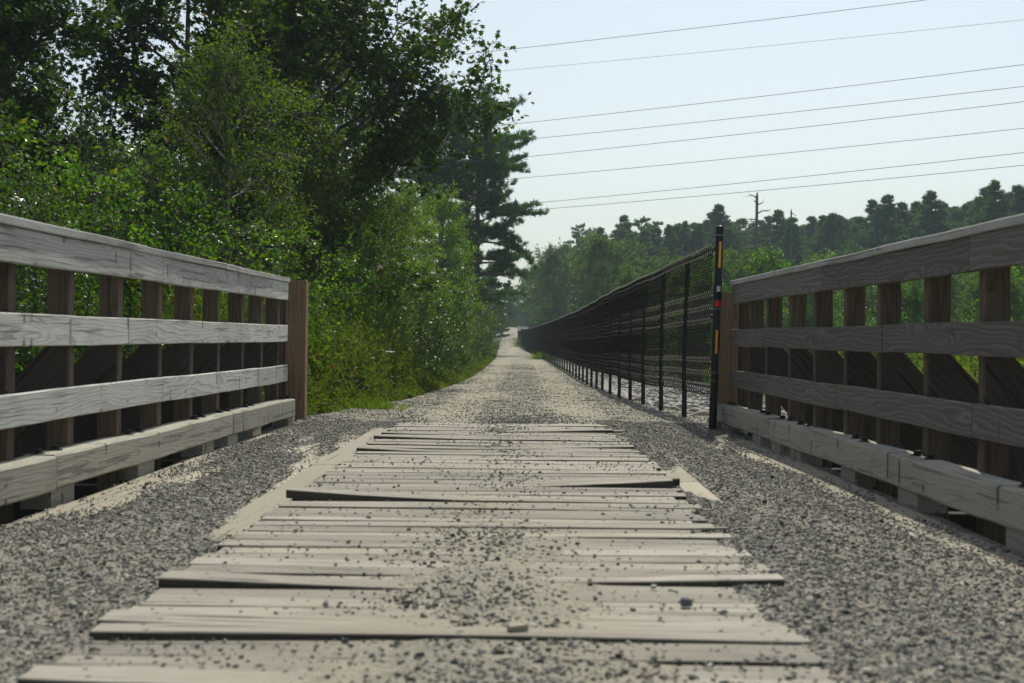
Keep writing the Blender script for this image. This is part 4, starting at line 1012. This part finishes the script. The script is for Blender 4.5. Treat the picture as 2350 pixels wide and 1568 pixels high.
ORD = 'first second third fourth fifth sixth seventh eighth ninth tenth eleventh twelfth thirteenth fourteenth fifteenth sixteenth seventeenth eighteenth nineteenth twentieth'.split()
ORD += [t + '-' + o for t in ('twenty', 'thirty', 'forty', 'fifty') for o in ORD[:9]]
def relabel(group, tmpl, key):
    mem = {}
    for o in C.objects:
        if o.get('group') == group and not o.parent: mem.setdefault(o['label'], []).append(o)
    for lb, os_ in mem.items():
        os_.sort(key=key)
        for i, o in enumerate(os_):
            if i < len(ORD): o['label'] = tmpl(o.name.split('.')[0].replace('_', ' '), ORD[i], lb)
relabel('leafy shrubs along the wooded side of the path', lambda n, k, lb: f"{k} {n} from the bridge in the leafy hedge beside the path", lambda o: o.location.y)
relabel('shrubs close behind the sunlit railing', lambda n, k, lb: f"{k} large leaved shrub from the left behind the sunlit railing", lambda o: o.location.x / o.location.y)
relabel('glossy shrubs behind the sunlit railing', lambda n, k, lb: f"{k} glossy fine leaved shrub from the left behind the sunlit railing", lambda o: o.location.x / o.location.y)
relabel('dark trees deep in the wooded bank', lambda n, k, lb: f"{k} dark broadleaf tree from the left, deep in the wood behind the birches", lambda o: o.location.x / o.location.y)
# ------------------------------------------------------------ weeds and grass (stuff)
def weeds(mb, n, xf, yf, hf, rg, leafn=9, size=0.05, blade=0.5):
    x = xf(n); y = yf(n, x); z = terr(x, y); h = hf(x, y) * (0.55 + 0.6 * rg.rand(n))
    lean = rg.randn(n, 2) * 0.16
    nb = int(n * blade)
    # blades of grass: bent ribbons
    idx = np.arange(nb); b = np.stack([x[idx], y[idx], z[idx] - 0.02], -1); a = rg.rand(nb) * 6.28
    sd = np.stack([np.cos(a), np.sin(a), np.zeros(nb)], -1) * 0.005 * (1 + 1.5 * rg.rand(nb))[:, None]
    m1 = b + np.stack([lean[idx, 0] * h[idx] * 0.4, lean[idx, 1] * h[idx] * 0.4, h[idx] * 0.55], -1)
    tp = b + np.stack([lean[idx, 0] * h[idx] * 1.9, lean[idx, 1] * h[idx] * 1.9, h[idx] * 0.95], -1)
    v = np.stack([b - sd, b + sd, m1 + sd * 0.9, tp, m1 - sd * 0.9], 1)
    t = rg.rand(nb); col = np.stack([t, rg.rand(nb), t], -1)
    k = np.arange(nb) * 5
    mb.add(v, np.stack([k, k + 1, k + 2, k + 4], -1), np.repeat(col, 5, 0))
    mb.f.append(np.stack([k + 4, k + 2, k + 3], -1) + mb.n - nb * 5)
    # leafy stalks
    idx = np.arange(nb, n); kk = np.repeat(idx, leafn); u = 0.25 + 0.75 * rg.rand(len(kk))
    pts = np.stack([x[kk] + lean[kk, 0] * h[kk] * u, y[kk] + lean[kk, 1] * h[kk] * u, z[kk] + h[kk] * u], -1) + rg.randn(len(kk), 3) * 0.02
    leaves(mb, pts, rg.randn(len(kk), 3) * 0.8 + np.array([0, 0, 0.6]), size, rg, 'leaf', 0.0, 0.2)
rgw = np.random.RandomState(31)
mb = MB()
def lx(n): return rgw.rand(n)
def edge_band(n, y0, y1, w0, pw=1.0, side=-1):
    y = y0 + (y1 - y0) * rgw.rand(n) ** pw; e = xc(y) + side * (hw(y) - 0.08 + 0.12 * vnoise(y * 2, 0 * y, 9)); return e + side * rgw.rand(n) ** 1.2 * w0, y
for (n, y0, y1, w0, pw, h) in ((34000, 12.9, 22, 1.9, 1.2, 0.80), (9000, 20, 50, 1.2, 1.2, 0.45), (5000, 45, 130, 1.0, 1.0, 0.5)):
    xx, yy = edge_band(n, y0, y1, w0, pw)
    dd = np.abs(xx - xc(yy)) - hw(yy)
    weeds(mb, n, lambda k: xx, lambda k, x: yy, lambda x, y: h * np.clip(0.2 + dd * 1.9, 0.12, 1.7) * (0.8 + 0.7 * vnoise(x * 4, y * 3, 2)), rgw, 9, 0.045, 0.40)
n = 2200; yy = 13.2 + 8.5 * rgw.rand(n) ** 1.1; xx = xc(yy) - hw(yy) - 0.25 - rgw.rand(n) * 1.6
weeds(mb, n, lambda k: xx, lambda k, x: yy, lambda x, y: 0.55 + 0.5 * np.clip(vnoise(x * 2.3, y * 1.9, 7) + 0.3, 0, 1.3), rgw, 30, 0.075, 0.0)
tag(mb.build('grass', M['weed'], tint=True), 'brown green weeds and grass along the wooded edge of the path', 'weeds', kind='stuff')
mb = MB()
xx, yy = edge_band(900, 17, 34, 0.35, 1.0, 1)
n = 110000
yy = 13 + 60 * rgw.rand(n) ** 1.4; xx = fence_x(yy) + np.interp(yy, [12, 20, 60], [3.6, 4.8, 5.5]) + rgw.rand(n) ** 0.9 * (8 + yy * 0.35)
weeds(mb, n, lambda k: xx, lambda k, x: yy, lambda x, y: 0.95 * (0.8 + 0.4 * vnoise(x * 1.2, y * 0.9, 4)), rgw, 6, 0.07, 0.55)
n = 9000; yy = 3 + 10 * rgw.rand(n); xx = 3.4 + 6 * rgw.rand(n)
weeds(mb, n, lambda k: xx, lambda k, x: yy, lambda x, y: 1.1 + 0 * x, rgw, 8, 0.06, 0.4)
tag(mb.build('meadow', M['meadow'], tint=True), 'bright green meadow grass and weeds beyond the shaded railing', 'meadow', kind='stuff')
# small plants
def tuft_obj(x, y, label, n=160, h=0.12, w_=0.13, seed=1, mat='meadow', nm='grass_tuft', sz=0.03):
    rg = np.random.RandomState(seed); mb = MB(); p = rg.randn(n, 3) * np.array([w_, w_ * 0.6, 0]) ; d = norm(np.stack([p[:, 0] * 3, p[:, 1] * 3, np.full(n, 0.8)], -1) + rg.randn(n, 3) * 0.2)
    sd = norm(np.cross(d, rg.randn(n, 3))) * 0.004; hh = h * (0.5 + 0.6 * rg.rand(n))[:, None]
    v = np.stack([p - sd, p + sd, p + d * hh * 0.6 + sd, p + d * hh], 1); t = rg.rand(n); mb.add(v, (np.array([[0, 1, 2, 3]])[None] + (np.arange(n) * 4)[:, None, None]).reshape(-1, 4), np.repeat(np.stack([t, t * 0.9, t], -1), 4, 0))
    z = float(path_z(x, y)) if abs(x - xc(y)) < hw(y) else ground_at(x, y)
    return tag(mb.build(nm, M[mat], None, (x, y, z), tint=True), label, 'plant')
q = P(862, 945, 14.5); tuft_obj(q.x, 14.4, 'small bright green grass tuft alone on the gravel past the sunlit railing', 260, 0.13, 0.14, 1)
q = P(780, 990, 13.6); tuft_obj(q.x, 13.8, 'tiny sparse green sprig on the gravel by the sunlit end post', 30, 0.06, 0.10, 2)
q = P(1245, 805, 62); tuft_obj(0.75, 58, 'rounded green clump at the foot of the chain link fence, part way along', 500, 0.42, 0.2, 3)
q = P(1195, 790, 118); tuft_obj(-0.05, 119, 'yellow green weeds at the far end of the chain link fence', 500, 0.55, 0.28, 4, 'weed')
tuft_obj(-0.30, 130, 'tall weeds between the far path and the dark blue panel', 500, 1.1, 0.16, 5, 'weed')
# flowers
rgf = np.random.RandomState(8)
def flower(x, y, z, r, mat, name, label, grp, white=False):
    mb = MB(); rg = np.random.RandomState(int(abs(x * 1000 + y * 10)) % 9999)
    for q in range(7 if not white else 16):
        a = rg.rand() * 6.28; rr = r * math.sqrt(rg.rand()) * (0.8 if white else 0.5); c = np.array([math.cos(a) * rr, math.sin(a) * rr, rg.rand() * r * 0.25])
        t = np.arange(5) * 1.2566; rad = r * (0.38 if not white else 0.28)
        v = np.concatenate([[c + [0, 0, rad * 0.3]], c + np.stack([np.cos(t) * rad, np.sin(t) * rad, rg.randn(5) * rad * 0.3], -1)])
        mb.add(v, [[0, 1 + k, 1 + (k + 1) % 5] for k in range(5)])
    root = empty(name, (x, y, z), label, 'flower', grp); mb.build('bloom', mat, root)
    s = MB(); zg = ground_at(x, y); tube(s, [(0, 0, zg - z), (0.01, 0, (zg - z) * 0.4), (0, 0, 0)], 0.0025, 4, cap=False); s.build('stem', M['weed'], root, tint=True)
for i in range(34):
    px, py = rgf.choice([870, 900, 940, 975, 1000, 1015]) + rgf.randn() * 18, 0
    Y = rgf.uniform(15.5, 19.5); X = xc(Y) - hw(Y) - rgf.rand() * 0.9 + 0.05; z = ground_at(X, Y) + 0.2 + rgf.rand() * 0.3
    flower(float(X), Y, z, 0.022, M['flower_pink'], 'pink_flower', 'small pink wildflower among the weeds at the left edge of the path', 'pink wildflowers in the weeds')
q = P(895, 810, 17.5); flower(q.x, 17.5, q.z, 0.065, M['flower_white'], 'white_flower', 'flat white umbel, the largest bloom above the weeds', None, True)
q = P(855, 822, 17.8); flower(q.x, 17.8, q.z, 0.04, M['flower_white'], 'white_flower', 'smaller white umbel left of the largest one', None, True)

# ------------------------------------------------------------ right hand side: saplings, tree line, snags
SB = make_shrub('meadow_shrub', (5.5, 17, ground_at(5.5, 17)), 'leafy green shrub standing in the meadow beyond the shaded railing', 'shrub', 1.5, 0.9, 91, 'meadow', 0.07, 9, 11, group='shrubs in the meadow')
for (X, Y, s) in [(6.8, 19, 1.0), (8.2, 21, 1.1), (7.2, 24, 1.2), (9.8, 26, 1.2), (11.5, 27, 1.5), (6.6, 29, 1.1), (8.9, 32, 1.3), (12, 34, 1.4), (10.5, 22, 1.1), (5.6, 14.5, 0.7), (9.2, 17, 1.0), (12.5, 24, 1.6), (14, 30, 1.5)]:
    copy_tree(SB, (X, Y, ground_at(X, Y)), s, prg.uniform(0, 6.3))
sap = make_tree('birch_sapling', (7.5, 62, ground_at(7.5, 62)), 'slender green birch sapling in the meadow before the far tree line', 'tree', 4.6, 0.04, 0.95, 92, 'sapling_leaf', 0.11, 9, 'leaf', 20, 0.05, nsub=5, sublen=0.55, ntw=5, twl=0.28, group='birch saplings in the meadow')
sap2 = make_tree('alder_sapling', (10.5, 66, ground_at(10.5, 66)), 'rounded darker green sapling in the meadow before the far tree line', 'tree', 4.0, 0.05, 1.3, 93, 'shrub_leaf', 0.12, 9, 'leaf', 20, 0.05, nsub=6, sublen=0.7, ntw=5, twl=0.3, group='rounded saplings in the meadow')
rgs = random.Random(17)
for i in range(95):
    Y = rgs.uniform(52, 104); X = rgs.uniform(0.085, 0.43) * Y + rgs.uniform(-1, 1)
    if X < fence_x(Y) + 4: continue
    px = CX + X * F / Y; gz = ground_at(X, Y); b1 = rgs.random() < 0.62
    H = P(px, rgs.uniform(575, 650) + max(0, (75 - Y)) * 1.2, Y).z - gz; s = H / (4.6 if b1 else 4.0)
    copy_tree(sap if b1 else sap2, (X, Y, gz), (s * 0.9, s * 0.9, s), rgs.uniform(0, 6.3))
# bright rounded maples right of the path, mid distance
fm = make_tree('maple_tree', (P(1390, 760, 105).x, 105, ground_at(6, 105)), 'large bright green rounded maple behind the fence, taller than the saplings', 'tree', 8.6, 0.16, 2.9, 95, 'sapling_leaf', 0.17, 11, 'leaf', 28, 0.08, nsub=9, sublen=1.2, ntw=6, twl=0.45)
for (px, top, Y, w_, rz, lb) in [(1285, 572, 135, 1.15, 2.0, 'rounded maple at the right edge of the gap where the path vanishes'), (1335, 548, 150, 1.3, 3.6, 'hazy maple between the bright maple and the gap where the path vanishes'),
        (1475, 600, 110, 0.85, 5.0, 'smaller light green maple right beside the large bright one'), (1245, 625, 170, 1.1, 1.0, 'low hazy maple right of the far end of the path'),
        (1545, 610, 115, 0.9, 0.4, 'low light green maple behind the highest part of the fence'), (1425, 560, 125, 1.0, 4.4, 'green maple just behind and right of the large bright one'), (1262, 600, 150, 1.0, 0.1, 'hazy maple left of the rounded maple at the edge of the gap')]:
    b = P(px, 760, Y); gz = ground_at(b.x, Y); sH = (P(px, top, Y).z - gz) / 8.9; copy_tree(fm, (b.x, Y, gz), (w_, w_, sH), rz, lb)
# far pine tree line
pA = make_pine('pine_tree', (P(1540, 760, 150).x, 150, -0.5), 'dense round topped pine in the far tree line, spreading above its neighbours', 'tree', 14.0, 0.22, 3.7, 101, nwhorl=36, clear=0.10, tufts=10, tuft=0.27, blades=7, dens=1.1, bladew=0.032, shape='round', lw=(3, 6))
pB = make_pine('pine_tree', (P(1330, 760, 190).x, 190, 0.6), 'thin flat topped pine standing alone at the left end of the far tree line', 'tree', 15.5, 0.22, 2.1, 102, nwhorl=14, clear=0.5, tufts=10, tuft=0.26, blades=7, dens=1.0, bladew=0.03)
pC = make_pine('spruce_tree', (P(2300, 760, 140).x, 140, -0.6), 'pointed dark spruce at the right end of the far tree line', 'tree', 14.0, 0.2, 3.0, 103, nwhorl=36, clear=0.08, tufts=10, tuft=0.25, blades=7, dens=1.1, bladew=0.032, shape='cone', lw=(4, 6))
line = [(1390, 503, 175, pA), (1430, 520, 170, pC), (1470, 512, 165, pB), (1590, 545, 160, pC), (1630, 492, 160, pA), (1665, 505, 158, pC), (1700, 478, 155, pA), (1770, 500, 165, pA), (1800, 505, 152, pC), (1835, 490, 155, pA), (1880, 498, 150, pC), (1920, 500, 150, pA), (1955, 505, 160, pC), (2000, 462, 145, pA), (2045, 466, 148, pA), (2090, 490, 150, pC),
        (2120, 472, 145, pA), (2150, 476, 142, pC), (2185, 452, 140, pA), (2225, 436, 138, pA), (2260, 450, 145, pC), (2330, 428, 132, pA), (2370, 436, 130, pC), (2410, 430, 128, pA), (2460, 420, 128, pA), (2280, 470, 160, pA), (2060, 500, 165, pC)]
lrg = random.Random(9)
for i in range(84):
    px = 1400 + i * 13 + lrg.uniform(-9, 9)
    line.append((px, float(np.interp(px, [1400, 1500, 1700, 1850, 2000, 2200, 2400], [520, 525, 505, 508, 482, 462, 440])) + lrg.uniform(0, 34), lrg.uniform(150, 195), lrg.choice([pA, pC])))
hts_ = {id(pA): 14.0, id(pB): 15.5, id(pC): 14.0}
for i in range(30):       # broadleaf trees fill the line between the conifers
    px = 1400 + i * 36 + lrg.uniform(-12, 12); Y = lrg.uniform(165, 200); b = P(px, 770, Y); gz = ground_at(b.x, Y)
    top = float(np.interp(px, [1400, 1500, 1700, 1850, 2000, 2200, 2400], [545, 548, 528, 530, 505, 485, 465])) + lrg.uniform(-8, 26)
    H = P(px, top, Y).z - gz; copy_tree(proto_dark, (b.x, Y, gz), (1.5, 1.5, H / 9.2), lrg.uniform(0, 6.3), 'dark rounded crown of a broadleaf tree between the far conifers', 'broadleaf trees among the far conifers')
for (px, top, Y, pr) in line:
    b = P(px, 770, Y); gz = ground_at(b.x, Y); H = (P(px, top, Y).z - gz) * 1.05; s = H / hts_[id(pr)]; ws = s * lrg.uniform(1.15, 1.6)
    copy_tree(pr, (b.x, Y, gz), (ws, ws, s), lrg.uniform(0, 6.3), {id(pA): 'broad dark pine in the row of the far tree line', id(pB): 'tall thin crowned pine in the row of the far tree line', id(pC): 'pointed dark conifer in the row of the far tree line'}[id(pr)], 'conifers of the far tree line')
for i in range(46):       # second and third rows fill the gaps lower down
    px = 1400 + i * 23 + lrg.uniform(-12, 12); Y = lrg.uniform(112, 140); b = P(px, 770, Y); gz = ground_at(b.x, Y); top = np.interp(px, [1400, 1600, 1900, 2400], [625, 600, 580, 535]) + lrg.uniform(-25, 35)
    H = P(px, top, Y).z - gz; pr = lrg.choice([pA, pC, pC]); s = H / 14.0; ws = s * lrg.uniform(1.1, 1.5)
    copy_tree(pr, (b.x, Y, gz), (ws, ws, s), lrg.uniform(0, 6.3), 'lower dark conifer in front of the row of the far tree line', 'lower conifers before the far tree line')
# trees where the path disappears
for i, (px, top, Y, pr) in enumerate([(1150, 640, 190, pA), (1120, 600, 160, pA), (1185, 655, 260, pA), (1205, 670, 300, pC), (1225, 660, 290, pA), (1170, 690, 330, pC), (1195, 690, 340, pA), (1240, 640, 260, pC), (1262, 610, 240, pA), (1215, 700, 380, pA), (1140, 680, 290, pA), (1290, 560, 215, pA), (1100, 620, 210, pA), (1250, 690, 330, pA), (1180, 700, 400, pA), (1230, 705, 390, pC), (1205, 702, 420, pA)]):
    b = P(px, 770, Y); gz = ground_at(b.x, Y) if Y < 300 else 2.5; H = P(px, top, Y).z - gz; s = H / 14.0
    copy_tree(pr, (b.x, Y, gz), (s * 1.25, s * 1.25, s), i * 1.1, 'blue hazed tree at the far end of the path', 'hazy trees where the path disappears')

relabel('conifers of the far tree line', lambda n, k, lb: f"{k} from the left: " + lb, lambda o: o.location.x / o.location.y)
# dead snags
def snag(px, top, Y, r, lean, label, seed, limbs=9, brl=1.2):
    rg = np.random.RandomState(seed); b = P(px, 770, Y); gz = ground_at(b.x, Y); H = P(px, top, Y).z - gz
    root = empty('dead_tree', (b.x, Y, gz), label, 'dead tree'); mb = MB()
    tr = curve((0, 0, -0.2), (lean, 0, 1), H, 12, rg, 0.012, 0.01); tube(mb, np.concatenate([tr, [tr[-1] + [0.03, 0, r * 2.2]]]), np.append(np.linspace(r * 1.25, r * 0.6, 13), r * 0.08), 8); mb.build('trunk', M['dead_bark'], root, smooth=True)
    for i in range(limbs):
        t = 1 - 0.65 * ((i + rg.rand()) / limbs) ** 1.3; p, d = at(tr, min(t, 0.99)); a = rg.choice([0.15, 3.0]) + rg.randn() * 0.7
        m = MB(); br = curve(p, (math.cos(a), math.sin(a), rg.uniform(-0.3, 0.7)), brl * (0.35 + 0.8 * rg.rand()) * (1.35 - 0.95 * t), 5, rg, 0.18, 0.03); tube(m, br, np.linspace(r * 0.38, r * 0.14, 6), 5, cap=False)
        p2, d2 = at(br, 0.5); b2 = curve(p2, norm(d2 + rg.randn(3) * 0.6), 0.3 * brl, 3, rg, 0.15); tube(m, b2, np.linspace(r * 0.12, r * 0.04, 4), 4, cap=False)
        m.build('branch', M['dead_bark'], root, smooth=True)
snag(1728, 443, 92, 0.14, 0.0, 'tallest dead tree, bare grey trunk with broken limbs above the railing', 1, 16, 2.2)
snag(1809, 480, 96, 0.09, 0.01, 'second tallest bare dead trunk, thin, just right of the tallest', 2, 7, 1.0)
snag(1882, 528, 100, 0.07, 0.01, 'short thin bare dead trunk right of the two taller ones', 3, 5, 0.8)
snag(1663, 575, 88, 0.06, -0.06, 'thin leaning dead trunk between the fence end post and the tallest dead tree', 4, 4, 0.8)
snag(1573 - 12, 555, 98, 0.09, 0.0, 'dead forked tree half hidden behind the fence and bright maple', 6, 9, 1.6)
snag(2052, 660, 70, 0.05, 0.0, 'thin dead stem seen through the shaded railing', 5, 4, 0.6)

# brush pile past the end of the fence
mb = MB(); rgp = np.random.RandomState(12)
for i in range(260):
    c = np.array([rgp.uniform(0, 6), 150 + rgp.uniform(-3, 6), 0]); c[2] = 0.9 + 0.9 * rgp.rand() * max(0.2, 1 - abs(c[0] - 3) / 3.4); d = norm(rgp.randn(3) * np.array([1, 1, 0.25])); tube(mb, [c - d * 0.6, c + rgp.randn(3) * 0.08, c + d * 0.6], 0.03, 4, cap=False)
for i in range(12):
    c = np.array([rgp.uniform(0, 6), 150, 0.1]); tube(mb, [c, c + np.array([0.4, 0.5, 0.9])], 0.06, 5)
tag(mb.build('brush_pile', M['dead_bark']), 'low grey heap of cut brush past the far end of the fence', 'brush pile')

relabel('hazy trees where the path disappears', lambda n, k, lb: f"{k} from the left of the blue hazed trees where the path disappears", lambda o: o.location.x / o.location.y)
relabel('shrubs in the meadow', lambda n, k, lb: f"{k} leafy meadow shrub from the left seen through the shaded railing", lambda o: o.location.x / o.location.y)
# ------------------------------------------------------------ power lines
wires = [((1000, 130), (2130, 1), 55, 44, 'topmost power line, nearest the top edge of the photo'), ((1100, 166), (2350, 47), 62, 48, 'second power line from the top, thin and faint'),
         ((1180, 283), (2350, 150), 55, 42, 'third power line from the top, first of the lower six'), ((1180, 321), (2350, 200), 55, 43, 'fourth power line from the top'), ((1190, 360), (2350, 235), 54, 42, 'fifth power line from the top'),
         ((1210, 406), (2350, 296), 55, 43, 'sixth power line from the top'), ((1220, 465), (2350, 352), 53, 41, 'second lowest power line'), ((1240, 479), (2350, 381), 53, 41, 'lowest power line, passing the tip of the tallest dead tree')]
for i, (a, b, Ya, Yb2, lb) in enumerate(wires):
    p, q = P(a[0], a[1], Ya), P(b[0], b[1], Yb2); d = q - p; p2 = p - d * 1.1; q2 = q + d * 0.8
    s = np.linspace(0, 1, 40)[:, None]; pts = np.array(p2)[None] * (1 - s) + np.array(q2)[None] * s; pts[:, 2] -= 0.35 * (1 - (2 * s[:, 0] - 1) ** 2) - 0.30
    mb = MB(); tube(mb, pts, 0.0085 if i not in (1,) else 0.006, 6); tag(mb.build('power_line', M['wire'], smooth=True), lb, 'power line', 'power lines crossing the sky')

# ------------------------------------------------------------ haze
def haze(density):
    m, t, out = new_mat('haze_air'); v = N(t, 'ShaderNodeVolumePrincipled'); v.inputs['Density'].default_value = density
    v.inputs['Color'].default_value = (0.72, 0.88, 1.0, 1); v.inputs['Anisotropy'].default_value = 0.3
    L(t, v.outputs[0], out.inputs['Volume'])
    mb = MB(); x0, x1, y0, y1, a, b = -950, 950, -80, 1540, -14, 26
    vv = [(x, y, z) for z in (a, b) for y in (y0, y1) for x in (x0, x1)]
    mb.add(vv, [[0, 2, 3, 1], [4, 5, 7, 6], [0, 1, 5, 4], [2, 6, 7, 3], [0, 4, 6, 2], [1, 3, 7, 5]])
    o = mb.build('haze', m); tag(o, 'pale summer haze over the far trees', kind='stuff')
haze(0.00048)
